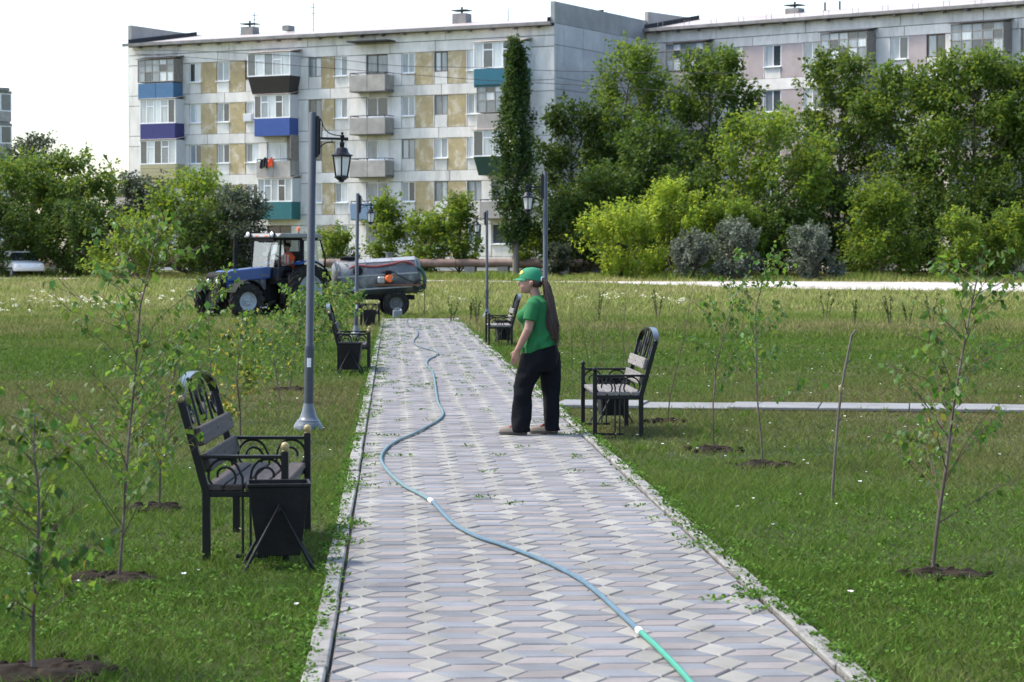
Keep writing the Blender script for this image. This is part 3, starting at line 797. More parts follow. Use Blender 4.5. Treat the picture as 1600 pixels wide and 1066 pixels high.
def house_two():
    B = Block('apartment_building', 'pale apartment block with pink panels, set back behind the tall trees', 1007, 157, 1720, 137, 1.0, 12, 16.85, 17.9)
    roof, e, rz = roof_and_shell(B, 18.0, 18.05, True, False)
    wt5 = 15.32-B.zg; P = 2.86
    X = lambda px: B.s_at(px)
    cols = [('w', 1062, 1100), ('w', 1135, 1150), ('y', 1160, 1191), ('w', 1193, 1218), ('y', 1219, 1252), ('w', 1254, 1280), ('w', 1310, 1350), ('w', 1389, 1416), ('y', 1417, 1445), ('w', 1446, 1474), ('w', 1510, 1555), ('w', 1592, 1618), ('y', 1619, 1650), ('w', 1651, 1680)]
    cols = [(k, X(a), X(b)) for k, a, b in cols]
    for f in range(5): strip_floor(B, wt5-P*f, 1.38, cols, P-2.12, 'panel_white', 'panel_pink', 'pink_panel', f, 2.12)
    for z0, z1, ls in ((wt5, wt5+.62, 4.2), (wt5+.62, e-.18, 5.6)):
        x = 0
        while x < B.L-.3:
            l = min(ls*random.choice([1, .8, 1.2]), B.L-x)
            B.part('attic_panel', MB().box(x+.02, x+l-.02, 0, .25, z0+.022, z1-.022), M('panel_white')); x += l
    B.part('plinth', MB().box(.01, B.L-.01, .03, .25, 0, wt5-P*5+.02), M('panel_grey'))
    for f in range(5):
        zf, zt = wt5-P*f-2.12-.26, wt5-P*f+.38
        balcony(B, 1040, 1112, zf, zt, 'old', 1.05); balcony(B, 1281, 1366, zf, zt, 'old', 1.1); balcony(B, 1484, 1578, zf, zt, 'old', 1.1)
    vent(B, roof, 1240, 17.3, 18.15, 1.0)
    for px in (1287, 1310):
        x = B.s_at(px, -5.5); MB().tube([(x, 5.5, rz-.3), (x, 5.5, rz+.45)], .07, 6).build('antenna', M('roof_felt'), roof)
    for i in range(14):                                # snow guards along the eaves
        x = 1+i*2.1; MB().tube([(x-.2, .33, e+.05), (x-.2, .33, e+.48), (x+.2, .33, e+.48), (x+.2, .33, e+.05)], .018, 5).build('snow_guard', M('eave_concrete'), roof)
house_two()

def house_three():
    B = Block('apartment_building', 'grey apartment block end with glazed loggias beyond the dark trees', -190, 194, 21, 203, 1.0, 14, 16.1, 18)
    B.part('wall', MB().box(0, B.L, .3, B.depth, 0, B.eave), M('panel_grey'))
    B.part('roof', MB().box(-.3, B.L-.35, -.2, B.depth+.2, B.eave+.002, B.eave+.25), M('eave_concrete'))
    B.part('roof_house', MB().box(B.L-8, B.L-.9, 2, 8, B.eave+.252, B.eave+2.0), M('gable_grey'))
    for f in range(5):
        z = B.eave-2.75*f
        for i in range(4):
            x1 = B.L-.02-i*3.3; x0 = x1-3.2
            if x0 < .2: break
            b = B.part('loggia', MB().box(x0, x1, -.02, .29, z-.22, z-.01), M('eave_concrete'))
            MB().box(x0+.05, x1-.05, .0, .08, z-2.6, z-1.75).build('parapet_panel', M('parapet_concrete'), b)
            fr = MB().box(x0, x1, .02, .09, z-1.74, z-1.66).box(x0, x1, .02, .09, z-.3, z-.22)
            for q in range(4): a = x0+(x1-x0-.1)*q/3; fr.box(a, a+.1, .02, .09, z-1.66, z-.3)
            fr.build('glazing_frame', M('pvc_white'), b)
            for q in range(3):
                a = x0+(x1-x0-.1)*q/3+.1; c = x0+(x1-x0-.1)*(q+1)/3
                MB().box(a, c, .04, .06, z-1.66, z-.3).build('pane', M(random.choice(['pane_dark', 'pane_mid', 'pane_light'])), b)
house_three()

def low_house():
    B = Block('low_building', 'low flat roofed grey building far behind the bushes', 176, 210, 225, 206, 1.0, 9, 7.6, 8)
    B.part('wall', MB().box(0, B.L, 0, B.depth, 0, B.eave), M('parapet_concrete'))
    B.part('roof', MB().box(-.2, B.L+.2, -.2, B.depth+.2, B.eave+.002, B.eave+.25), M('eave_concrete'))
    for f in range(2): window(B, .9, 2.2, 1.2+f*2.9, 2.6+f*2.9, y=-.1)
low_house()
# ================================================================ trees and shrubs behind the meadow
leaf_mat('leaf_maple', (.050, .092, .015), (.17, .24, .028), .45, .02, .40)
leaf_mat('leaf_maple_dark', (.034, .066, .013), (.10, .155, .02), .45, .02, .36)
leaf_mat('leaf_bright', (.150, .215, .026), (.38, .47, .045), .28, .02, .48)
leaf_mat('leaf_fresh', (.075, .130, .018), (.24, .32, .032), .38, .02, .45)
leaf_mat('leaf_silver', (.130, .150, .115), (.12, .145, .08), .32, .015, .25)
leaf_mat('leaf_greygreen', (.066, .084, .054), (.09, .115, .055), .32, .015, .28)
leaf_mat('leaf_poplar', (.034, .066, .018), (.09, .14, .025), .40, .02, .30, .35)
leaf_mat('leaf_birch', (.046, .100, .018), (.15, .25, .032), .55, .025, .40, .42)
leaf_mat('leaf_birch_yellow', (.25, .22, .035), (.40, .36, .05), .35, .02, .40, .45)
mat('bark', (.075, .062, .05), .95, .4, 12, .8, 50)
mat('bark_pale', (.16, .14, .12), .9, .4, 14, .8, 50)

# leaf shape: four triangles, folded on the midrib; unit length along x
LEAF_V = np.array([[0, 0, 0], [.38, .36, .07], [1, 0, -.05], [.38, -.36, .07], [.42, 0, 0]], float)
LEAF_F = np.array([[0, 4, 1], [1, 4, 2], [0, 3, 4], [3, 2, 4]])
DIA_V = np.array([[0, 0, 0], [.45, .34, .06], [1, 0, -.04], [.45, -.34, .06]], float)
DIA_F = np.array([[0, 3, 1], [3, 2, 1]])
def frames(axis, spread=.0):
    """orthonormal frames whose x follows axis, random roll mostly face up"""
    a = axis/np.maximum(np.linalg.norm(axis, axis=1, keepdims=True), 1e-6)
    up = RNG.normal(0, .55, a.shape); up[:, 2] += 1.0
    n = up-a*np.sum(up*a, 1, keepdims=True); n /= np.maximum(np.linalg.norm(n, axis=1, keepdims=True), 1e-6)
    s = np.cross(n, a); return np.stack([a, s, n], 2)
def leaf_mesh(name, P, axis, size, mt, tv=DIA_V, tf=DIA_F, tone=None):
    n = len(P); Fm = frames(axis); k = len(tv)
    V = np.einsum('nij,kj->nki', Fm, tv)*size[:, None, None]+P[:, None, :]
    F = (np.arange(n)*k)[:, None, None]+tf[None]
    r0 = RNG.random(n) if tone is None else np.clip(.42*RNG.random(n)+.57*tone, 0, .999)
    r_ = np.repeat(r0, len(tf))
    return np_mesh(name, V.reshape(-1, 3), F.reshape(-1, 3), mt, {'rnd': r_})

def unit(v): return v/np.maximum(np.linalg.norm(v, axis=-1, keepdims=True), 1e-6)
def tree(name, label, cat, px, d, wpx, top, mt, leaf=.15, dens=1.0, bark='bark', trunk=.14, base=.12, shoot=(.9, 1.5), up=.75, shape='round', group=None, lean=0, seed=None):
    """px, d: where it stands; wpx, top: crown width and top row as seen, turned into metres at that distance"""
    global RNG
    if seed is not None: RNG = np.random.default_rng(seed)
    zg = ground_z(d)-.03; H = zrow(top, d)-zg; Wd = wpx/FPX*d
    root = empty(name, at(px, d, zg), RNG.uniform(0, 6.28), label, cat, group)
    z0 = H*base; ch = H-z0; rw = Wd/2
    # shoots: feathery sprays of leaves through the crown, denser near its skin
    vol = rw*rw*ch
    ns = int(np.clip(45+dens*11.0*rw*ch, 60, 760)); leaf = leaf*1.32
    t = RNG.random(ns)**.8; th = RNG.uniform(0, 2*np.pi, ns)
    if shape == 'round': prof = np.sqrt(np.clip(1-(np.abs(t-.42)/.60)**2.3, .02, 1))
    elif shape == 'cone': prof = np.clip(1.12*(1-t)**.62, .03, 1)*np.clip(.45+t*4, 0, 1)
    else: prof = np.interp(t, [0, .06, .3, .55, .75, .9, 1], [.35, .75, 1, .95, .62, .34, .08])
    lump = 1+.24*np.sin(th*3+t*5+RNG.uniform(0, 6))+.16*np.sin(th*5-t*9+RNG.uniform(0, 6))
    rr = rw*prof*lump*np.sqrt(RNG.uniform(.10, 1, ns))*.88
    C = np.stack([rr*np.cos(th), rr*np.sin(th), z0+ch*(t*.9)], 1)
    # gather the shoots into boughs, leaving shaded gaps between them
    if shape != 'column':
        kc = C[RNG.choice(ns, max(5, int(4+rw*ch*.55)), replace=False)]; nearest = np.argmin(((C[:, None, :]-kc[None])**2*np.array([1, 1, 1.6])).sum(2), 1)
        C = C+(kc[nearest]-C)*RNG.uniform(.25, .62, ns)[:, None]
    out = np.stack([np.cos(th), np.sin(th), np.zeros(ns)], 1)
    ax = unit(out*RNG.uniform(.25, .9, ns)[:, None]+np.array([0, 0, up])*RNG.uniform(.5, 1.3, ns)[:, None]+RNG.normal(0, .22, (ns, 3)))
    if shape == 'column': ax = unit(out*.25+np.array([0, 0, 1.0])+RNG.normal(0, .12, (ns, 3)))
    Ls = RNG.uniform(*shoot, ns)*np.clip(.55+.5*(rw/2.5), .5, 1.25)
    # leaves along every shoot
    per = int(40*np.clip((.2/leaf)**1.2, .8, 1.7)); n = ns*per
    i = np.repeat(np.arange(ns), per); s = RNG.random(n)
    rad = (.30*(1-s*.75)+.04)*Ls[i]
    off = RNG.normal(0, 1, (n, 3)); off = unit(off)*(RNG.random(n)**.45)[:, None]
    P = C[i]+ax[i]*(Ls[i]*s*.95)[:, None]+off*rad[:, None]
    if lean: P[:, 0] += lean*(P[:, 2]/H)**2
    axis = ax[i]*.4+off*.9+np.array([0, 0, -.35])+RNG.normal(0, .3, (n, 3))
    size = leaf*(.65+.7*RNG.random(n))
    P[:, 2] = np.maximum(P[:, 2], .1)
    me = leaf_mesh('crown', P, axis, size, M(mt), tone=RNG.random(ns)[i]); link('crown', me, root)
    # trunk and limbs to the shoots
    b = MB(); tp = [(0, 0, -.25)]; nseg = 6
    for k in range(1, nseg+1): tp.append((RNG.normal(0, .05)*Wd*.3, RNG.normal(0, .05)*Wd*.3, H*.82*k/nseg))
    if shape == 'column' : tp = [(0, 0, -.25)]+[(RNG.normal(0, .03), RNG.normal(0, .03), H*.9*k/nseg) for k in range(1, nseg+1)]
    b.tube(tp, [trunk*(1.15-.95*k/nseg) for k in range(nseg+1)], 8)
    for q in RNG.choice(ns, min(ns, 34), replace=False):
        c = C[q]; zt = max(.3, c[2]-rr[q]*.9-.3); k = min(zt/(H*.82)*nseg, nseg-.01); a = Vector(tp[int(k)+0]).lerp(Vector(tp[int(k)+1]), k-int(k))
        m_ = a.lerp(Vector(c), .5)+Vector((0, 0, -.12*rr[q])); r0 = trunk*(.55-.35*zt/H)
        b.tube([a, m_, c, Vector(c)+Vector(ax[q])*Ls[q]*.7], [r0, r0*.65, r0*.35, .012], 5, False)
    b.build('trunk', M(bark), root, smooth=True)
    return root
TG = 'trees and shrubs in front of the apartment blocks'
def far_trees():
    T = tree
    T('poplar_tree', 'slim columnar poplar standing alone in front of the white block', 'tree', 806, 131, 60, 44, 'leaf_poplar', .13, 2.6, 'bark_pale', .17, .10, (.8, 1.4), 1, 'column', seed=11)
    # tall maples before the second block and the gap between the blocks
    m = 'maple_tree'
    T(m, 'dense dark maple close behind the poplar, against the white block\'s end', 'tree', 893, 137, 140, 152, 'leaf_maple_dark', .17, 1.15, group=TG, base=.05, seed=21)
    T(m, 'tall maple reaching up across the grey end wall of the white block', 'tree', 975, 141, 150, 56, 'leaf_maple', .17, 1.0, group=TG, base=.12, seed=22)
    T(m, 'tall bright topped maple covering the glazed balcony of the pink panelled block', 'tree', 1108, 139, 148, 60, 'leaf_maple', .17, 1.1, group=TG, base=.08, seed=23)
    T(m, 'broad low maple filling the dark gap between the two blocks', 'tree', 1020, 135, 190, 185, 'leaf_maple_dark', .17, 1.2, group=TG, base=.03, seed=24)
    T(m, 'rounded light green maple standing forward of the pink panels', 'tree', 1205, 130, 225, 178, 'leaf_fresh', .17, 1.1, group=TG, base=.05, seed=25)
    T(m, 'tall maple below the left old wooden balcony of the pink panelled block', 'tree', 1312, 138, 155, 74, 'leaf_maple', .17, 1.05, group=TG, base=.1, seed=26)
    T(m, 'maple with a bare lower trunk beside a strip of visible wall', 'tree', 1405, 134, 175, 104, 'leaf_maple', .17, 1.0, group=TG, base=.30, seed=27)
    T(m, 'large dark maple under the right old wooden balcony', 'tree', 1520, 132, 215, 74, 'leaf_maple', .17, 1.25, group=TG, base=.05, seed=28)
    T(m, 'large maple growing on past the right old wooden balcony', 'tree', 1640, 131, 215, 66, 'leaf_maple', .17, 1.2, group=TG, base=.05, seed=29)
    T('shrub', 'dark undergrowth shrub behind the bright yellow green shrub', 'shrub', 905, 132, 150, 310, 'leaf_maple_dark', .15, 1.3, group=TG, base=0, trunk=.06, seed=30)
    T('shrub', 'dark undergrowth shrub between the silver bushes', 'shrub', 1215, 127, 130, 320, 'leaf_maple_dark', .15, 1.3, group=TG, base=0, trunk=.06, seed=31)
    T('shrub', 'dark undergrowth shrub at the foot of the large dark maple', 'shrub', 1490, 129, 160, 300, 'leaf_maple_dark', .15, 1.2, group=TG, base=0, trunk=.06, seed=32)
    for px, d_, w_, tp, lb, sd_ in ((1300, 130, 130, 290, 'dark undergrowth shrub behind the small silver bush', 61), (1425, 130, 120, 330, 'dark undergrowth shrub below the strip of visible wall', 62), (1570, 128, 150, 290, 'dark undergrowth shrub between the two last large maples', 63), (1075, 131, 160, 270, 'dark undergrowth shrub behind the taller yellow green shrub', 64), (960, 132, 140, 260, 'dark undergrowth shrub in the shade of the end wall', 65)):
        T('shrub', lb, 'shrub', px, d_, w_, tp, 'leaf_maple_dark', .15, 1.3, group=TG, base=0, trunk=.06, seed=sd_)
    # shrubs in front
    T('shrub', 'bright yellow green shrub at the end of the meadow', 'shrub', 970, 123, 125, 322, 'leaf_bright', .13, 1.35, group=TG, base=0, trunk=.05, seed=33)
    T('shrub', 'taller yellow green shrub rising just behind the brightest shrub', 'shrub', 1045, 126, 105, 288, 'leaf_bright', .13, 1.2, group=TG, base=0, trunk=.05, seed=34)
    T('shrub', 'mid green shrub rising behind the two silver bushes', 'shrub', 1140, 126, 110, 312, 'leaf_fresh', .14, 1.2, group=TG, base=0, trunk=.05, seed=35)
    T('silver_willow', 'silver grey leaved bush beside the brightest shrub', 'shrub', 1085, 121, 75, 355, 'leaf_silver', .11, 1.5, group=TG, base=0, trunk=.04, shoot=(.6, 1.1), seed=36)
    T('silver_willow', 'silver grey leaved bush, the larger of the touching pair', 'shrub', 1143, 121.5, 90, 342, 'leaf_silver', .11, 1.5, group=TG, base=0, trunk=.04, shoot=(.6, 1.1), seed=37)
    T('silver_willow', 'small silver grey bush standing apart by the road', 'shrub', 1270, 121, 78, 352, 'leaf_silver', .11, 1.5, group=TG, base=0, trunk=.04, shoot=(.6, 1.1), seed=38)
    T('shrub', 'pointed green shrub by the road below the strip of visible wall', 'shrub', 1375, 123, 150, 285, 'leaf_fresh', .14, 1.25, group=TG, base=0, trunk=.05, shape='cone', seed=39)
    T('shrub', 'low green shrub beyond the pointed shrub', 'shrub', 1508, 121, 95, 338, 'leaf_fresh', .13, 1.25, group=TG, base=0, trunk=.04, seed=40)
    T('shrub', 'low green shrub at the foot of the last large maple', 'shrub', 1582, 121, 95, 330, 'leaf_fresh', .13, 1.25, group=TG, base=0, trunk=.04, seed=41)
    # in front of the white block
    T('maple_tree', 'young light green maple in front of the blue painted balcony', 'tree', 606, 136, 72, 308, 'leaf_fresh', .13, 1.1, group=TG, base=.03, trunk=.06, shape='cone', seed=42)
    T('maple_tree', 'young light green maple before the middle of the white block', 'tree', 668, 135, 76, 338, 'leaf_fresh', .13, 1.1, group=TG, base=.0, trunk=.06, seed=43)
    T('maple_tree', 'young light green maple nearest the poplar', 'tree', 718, 134.5, 76, 308, 'leaf_fresh', .13, 1.15, group=TG, base=.0, trunk=.06, shape='cone', seed=44)
    T('shrub', 'small loose shrub behind the tractor and tank', 'shrub', 520, 137, 70, 362, 'leaf_fresh', .12, .9, group=TG, base=0, trunk=.03, seed=45)
    T('shrub', 'small loose shrub at the foot of the poplar', 'shrub', 838, 133, 60, 362, 'leaf_fresh', .12, 1.0, group=TG, base=0, trunk=.03, seed=46)
    T('shrub', 'low grey green bush on the pipe by the poplar', 'shrub', 872, 129, 50, 384, 'leaf_greygreen', .11, 1.1, group=TG, base=0, trunk=.03, shoot=(.4, .8), seed=47)
    # left of the white block
    T('maple_tree', 'dark maple at the grey block\'s corner', 'tree', 20, 131, 190, 240, 'leaf_maple', .17, 1.15, group=TG, base=.02, seed=51)
    T('maple_tree', 'dark maple beside the white car', 'tree', 118, 133, 150, 238, 'leaf_maple', .17, 1.15, group=TG, base=.02, seed=52)
    T('maple_tree', 'pale tree far beyond the dark maples', 'tree', 55, 165, 110, 208, 'leaf_greygreen', .17, .8, group=TG, base=.1, seed=53)
    T('shrub', 'bright green shrub standing forward of the dark maples', 'shrub', 205, 124, 110, 345, 'leaf_fresh', .13, 1.2, group=TG, base=0, trunk=.05, seed=54)
    T('maple_tree', 'spreading green maple by the corner of the white block', 'tree', 300, 131, 170, 272, 'leaf_fresh', .15, 1.2, group=TG, base=.0, seed=55)
    T('silver_willow', 'grey leaved willow below the cream clad balcony', 'tree', 222, 136, 90, 268, 'leaf_greygreen', .12, 1.3, group=TG, base=.0, seed=56)
    T('silver_willow', 'dull grey green willow behind the tractor cab', 'shrub', 374, 127, 95, 298, 'leaf_greygreen', .11, 1.6, group=TG, base=.0, seed=57)
    T('shrub', 'dark undergrowth shrub behind the tractor hood', 'shrub', 330, 127, 150, 335, 'leaf_maple_dark', .14, 1.3, group=TG, base=0, trunk=.05, seed=58)
    T('shrub', 'dark undergrowth shrub between bright shrub and dark maple', 'shrub', 120, 128, 120, 318, 'leaf_maple_dark', .14, 1.3, group=TG, base=0, trunk=.05, seed=59)
    T('shrub', 'dark undergrowth shrub below the grey block', 'shrub', -10, 128, 130, 320, 'leaf_maple_dark', .14, 1.3, group=TG, base=0, trunk=.05, seed=60)
far_trees()
RNG = np.random.default_rng(99)

# ================================================================ young trees along the path
mat('birch_stem', (.085, .062, .05), .85, .35, 25, .5, 80, col2=(.17, .145, .125), stretch=(1, 1, .25))
mat('twig_brown', (.085, .05, .035), .8, .3, 30)
mat('stick_grey', (.12, .10, .082), .85, .35, 20, .6, 70, stretch=(1, 1, .3))
mat('limewash', (.40, .37, .33), .9, .25, 20, .4, 80)
LEAF_ME = {}
def leaf_obj(P, ax, size, parent, mt):
    if mt not in LEAF_ME:
        LEAF_ME[mt] = MB().add([tuple(v) for v in LEAF_V], [tuple(f) for f in LEAF_F]).mesh('leaf', M(mt))
    Fm = frames(np.array([ax]))[0]
    o = bpy.data.objects.new('leaf', LEAF_ME[mt]); COL.objects.link(o); o.parent = parent
    Mx = Matrix([list(Fm[0])+[0], list(Fm[1])+[0], list(Fm[2])+[0], [0, 0, 0, 1]])
    o.matrix_local = Matrix.Translation(Vector(P)) @ Mx @ Matrix.Scale(size, 4)
def sapling(label, path_px, nb, nl, r0=.012, leaf=.05, single=False, yellow=.03, blen=(.18, .5), soil=0, group=None, name='birch_sapling', stem='birch_stem', lo=.15, seed=1, side=0, tipleaf=True):
    """path_px: the stem's pixels from the ground up, all at the depth of its foot"""
    rs = np.random.default_rng(seed); d = CAMH*FPX/(path_px[0][1]-HOR)
    base = at(path_px[0][0], d, -.03); root = empty(name, base, 0, label, 'young tree', group)
    pts = [Vector((0, 0, -.1))]
    for i, (px, py) in enumerate(path_px):
        p = at(px, d, zrow(py, d))-base
        if i == 0: p.z = .0
        p += Vector((0, rs.normal(0, .03)*i*.5, 0)); pts.append(p)
    H = pts[-1].z
    def on(t):
        z = t*(len(pts)-2)+1; k = min(int(z), len(pts)-2); return pts[k].lerp(pts[k+1], z-k)
    fine = [on(i/18) for i in range(19)]; fine = [Vector((0, 0, -.1))]+fine
    r0 = r0*.62; b = MB(); b.tube(fine, [r0*(1.1-.85*i/19) for i in range(20)], 7)
    b.build('stem', M(stem), root, smooth=True)
    tw = MB(); br = []
    for k in range(nb):
        t = lo+(1-lo)*(k+.5*rs.random())/nb*.93; a = on(t); az = rs.uniform(0, 6.283) if not side else (rs.normal(0 if side > 0 else math.pi, 1.1))
        ln = (blen[0]+(blen[1]-blen[0])*(1-t)**.8*rs.uniform(.6, 1.1))*1.0; el = rs.uniform(.35, 1.0)
        dr = Vector((math.cos(az)*math.cos(el), math.sin(az)*math.cos(el), math.sin(el)))
        m_ = a+dr*ln*.55; e = a+dr*ln+Vector((dr.x, dr.y, -.25))*ln*.12
        tw.tube([a, m_, e], [r0*.38*(1-t*.5), r0*.28*(1-t*.5), .0012], 5, False); br.append((a, m_, e, ln))
        if ln > .25:
            for q in range(2):
                f = rs.uniform(.35, .8); p0 = a.lerp(e, f); az2 = az+rs.choice([-1, 1])*rs.uniform(.5, 1); l2 = ln*rs.uniform(.3, .5)
                d2 = Vector((math.cos(az2)*.7, math.sin(az2)*.7, .6)); e2 = p0+d2*l2
                tw.tube([p0, e2], [r0*.2, .001], 4, False); br.append((p0, p0.lerp(e2, .5), e2, l2))
    if tw.v: tw.build('twig', M('twig_brown'), root)
    if nl:
        if tipleaf: br.append((on(.72), on(.87), on(1.0), H*.12)); br.append((on(.85), on(.93), on(1.0), H*.08))
        wts = np.array([x[3] for x in br]); wts /= wts.sum()
        pick = rs.choice(len(br), nl, p=wts); P = []; A = []; S = []
        for q in pick:
            a, m_, e, ln = br[q]; f = rs.uniform(.15, 1.05); p = a.lerp(m_, f*2) if f < .5 else m_.lerp(e, f*2-1)
            o = Vector(rs.normal(0, .018, 3)); p = p+o; P.append(p)
            v = (e-a).normalized()*.5+Vector(rs.normal(0, .55, 3))+Vector((0, 0, -1.0)); A.append(v); S.append(leaf*rs.uniform(.6, 1.2))
        P = np.array([tuple(p) for p in P]); A = np.array([tuple(v) for v in A]); S = np.array(S)
        yl = (rs.random(nl) < yellow*2*(1-P[:, 2]/H)+yellow*.3) if yellow else np.zeros(nl, bool)
        if single:
            for i in range(min(nl, 290)): leaf_obj(P[i], A[i], S[i], root, 'leaf_birch_yellow' if yl[i] else 'leaf_birch')
        if not single or nl > 290:
            k0 = 290 if single else 0; P, A, S, yl = P[k0:], A[k0:], S[k0:], yl[k0:]
            for msk, mt, nm in ((~yl, 'leaf_birch', 'foliage'), (yl, 'leaf_birch_yellow', 'yellow_foliage')):
                if msk.sum(): tag(link(nm, leaf_mesh(nm, P[msk], A[msk], S[msk], M(mt), LEAF_V, LEAF_F), root), kind='stuff')
    if soil: soil_patch(base.x+rs.normal(0, .05), base.y+rs.normal(0, .05), soil, label)
    return root
def soil_patch(x, y, r_, label):
    SOIL.append((x, y, r_)); V = [(0, 0, .02)]; n, m = 22, 6; rs = np.random.default_rng(int(abs(x*100)+y*10))
    for j in range(1, m+1):
        f = j/m
        for k in range(n):
            q = 2*math.pi*k/n; rr = r_*f*(1+.14*math.sin(3*q+x)+.10*math.sin(5*q)+.08*rs.normal())
            V.append((rr*math.cos(q), rr*math.sin(q), .016*(1-f**2)+rs.normal(0, .010)*(1-f*.7)-.035*f**3+.008))
    F = [(0, 1+k, 1+(k+1) % n) for k in range(n)]
    me = MB().add(V, F+[(1+j*n+k, 1+(j+1)*n+k, 1+(j+1)*n+(k+1) % n, 1+j*n+(k+1) % n) for j in range(m-1) for k in range(n)])
    o = me.build('dug_soil', M('soil'), None, smooth=True, loc=(x, y, -.02)); tag(o, kind='structure')
    c = MB()
    for k in range(26):
        q = rs.uniform(0, 6.28); rr = r_*rs.uniform(.1, .95); s = rs.uniform(.008, .028)
        c.ell((rr*math.cos(q), rr*math.sin(q), .008*(1-(rr/r_)**2)+s*.3), (s*1.3, s, s*.8), 6, 4)
    k = c.build('clod', M('soil'), o); tag(k, kind='stuff')
def saplings():
    G = 'young trees planted along the path'
    sapling('dense leafy birch sapling in dug soil, the stoutest beside the bench with bin', [(47, 1046), (50, 960), (56, 860), (60, 770), (52, 700), (54, 650)], 34, 430, .016, .056, True, .012, (.14, .40), .42, G, lo=.16, seed=3)
    sapling('tall slender birch sapling in front of the bench with the black bin', [(183, 902), (190, 830), (197, 700), (209, 590), (222, 480), (238, 400), (252, 352)], 48, 800, .014, .050, True, .006, (.16, .85), .38, G, lo=.14, seed=4)
    sapling('short bushy sapling behind the tall slender birch', [(247, 792), (250, 720), (258, 660), (268, 600), (275, 560)], 34, 620, .012, .052, False, .015, (.18, .62), .30, G, seed=5)
    sapling('birch sapling turning yellow near its foot, with limewashed stem', [(375, 688), (374, 640), (370, 590), (376, 530), (380, 480)], 26, 560, .014, .055, False, .34, (.14, .36), 0, G, lo=.2, seed=6)
    sapling('thin dark sapling showing over the arched bench back', [(330, 655), (328, 600), (327, 540), (326, 500), (338, 450), (350, 418)], 20, 300, .012, .056, False, .01, (.18, .6), 0, G, lo=.3, seed=7)
    sapling('pale stemmed sapling between two lamp posts', [(452, 606), (458, 570), (462, 530), (470, 490), (474, 455)], 24, 480, .016, .062, False, .05, (.25, .7), .3, G, lo=.2, seed=8)
    sapling('leaning sapling beside the pale stemmed one', [(438, 627), (432, 590), (425, 545), (418, 500)], 18, 320, .012, .058, False, .06, (.2, .6), 0, G, seed=9)
    for i, (x, y, x2, y2) in enumerate([(478, 575, 486, 470), (505, 556, 512, 440), (532, 545, 525, 440), (470, 545, 462, 452), (545, 530, 540, 450)]):
        sapling('bushy sapling in the row running towards the tractor', [(x, y), ((x+x2)/2-3, (y+y2)/2), (x2, y2)], 18, 420, .014, .078, False, .03, (.3, .8), 0, G, seed=20+i)
    sapling('leaning birch sapling with brown stem in dug soil, alone on its lawn edge', [(1459, 892), (1466, 820), (1480, 720), (1491, 640), (1500, 570), (1516, 490), (1532, 435), (1545, 405)], 40, 800, .017, .048, True, .008, (.14, .72), .30, G, lo=.14, seed=10, side=0)
    sapling('upright sapling with dark stem beside the thin leaning one', [(1193, 724), (1190, 680), (1184, 620), (1182, 540), (1184, 480), (1192, 430), (1206, 385)], 24, 460, .013, .054, False, 0, (.16, .66), .34, G, lo=.30, seed=12)
    sapling('thin leaning sapling with pale stem', [(1116, 699), (1113, 640), (1120, 570), (1134, 510), (1150, 465), (1166, 432)], 20, 330, .012, .052, False, 0, (.15, .6), .34, G, lo=.25, seed=13)
    sapling('bare reddish sapling by the slab walk, beside the grey seated bench', [(1043, 656), (1047, 620), (1058, 570), (1068, 520), (1078, 468), (1086, 440)], 9, 0, .011, .04, False, 0, (.14, .4), .24, G, lo=.15, stem='twig_brown', seed=14)
    # cut stick
    d = CAMH*FPX/(777-HOR); b0 = at(1301, d, -.03); root = empty('cut_sapling', b0, 0, 'bare cut off grey stick planted upright in the lawn', 'young tree')
    P = [Vector((0, 0, -.1))]+[at(x, d, zrow(y, d))-b0 for x, y in ((1302, 770), (1306, 710), (1310, 660), (1315, 610), (1322, 570), (1328, 540), (1331, 524), (1337, 516))]
    MB().tube(P, [.010, .010, .010, .0095, .009, .0085, .008, .008, .007], 8).build('stem', M('stick_grey'), root, smooth=True)
    for k, (i, sx) in enumerate(((2, 1), (3, -1), (4, 1))):
        MB().tube([P[i+1], P[i+1]+Vector((sx*.03, 0, .03))], [.008, .005], 6).build('stub', M('stick_grey'), root)
    MB().ell(tuple(P[4]+Vector((-.006, -.008, .01))), (.014, .012, .03), 8, 6).build('cut_scar', M('gold_paint'), root)
    for i, (x, y, x2, y2) in enumerate([(894, 570, 889, 465), (921, 572, 907, 470), (938, 574, 951, 466), (974, 577, 978, 452), (981, 574, 968, 475), (928, 560, 934, 470)]):
        sapling('bare thin twiggy sapling in the row behind the girl', [(x, y), (x+(x2-x)*.4+random.uniform(-3, 3), y+(y2-y)*.4), (x2, y2)], 7, 0 if i != 5 else 30, .012, .04, False, 0, (.15, .45), 0, 'bare saplings behind the girl', lo=.25, stem='twig_brown', seed=40+i)
saplings()
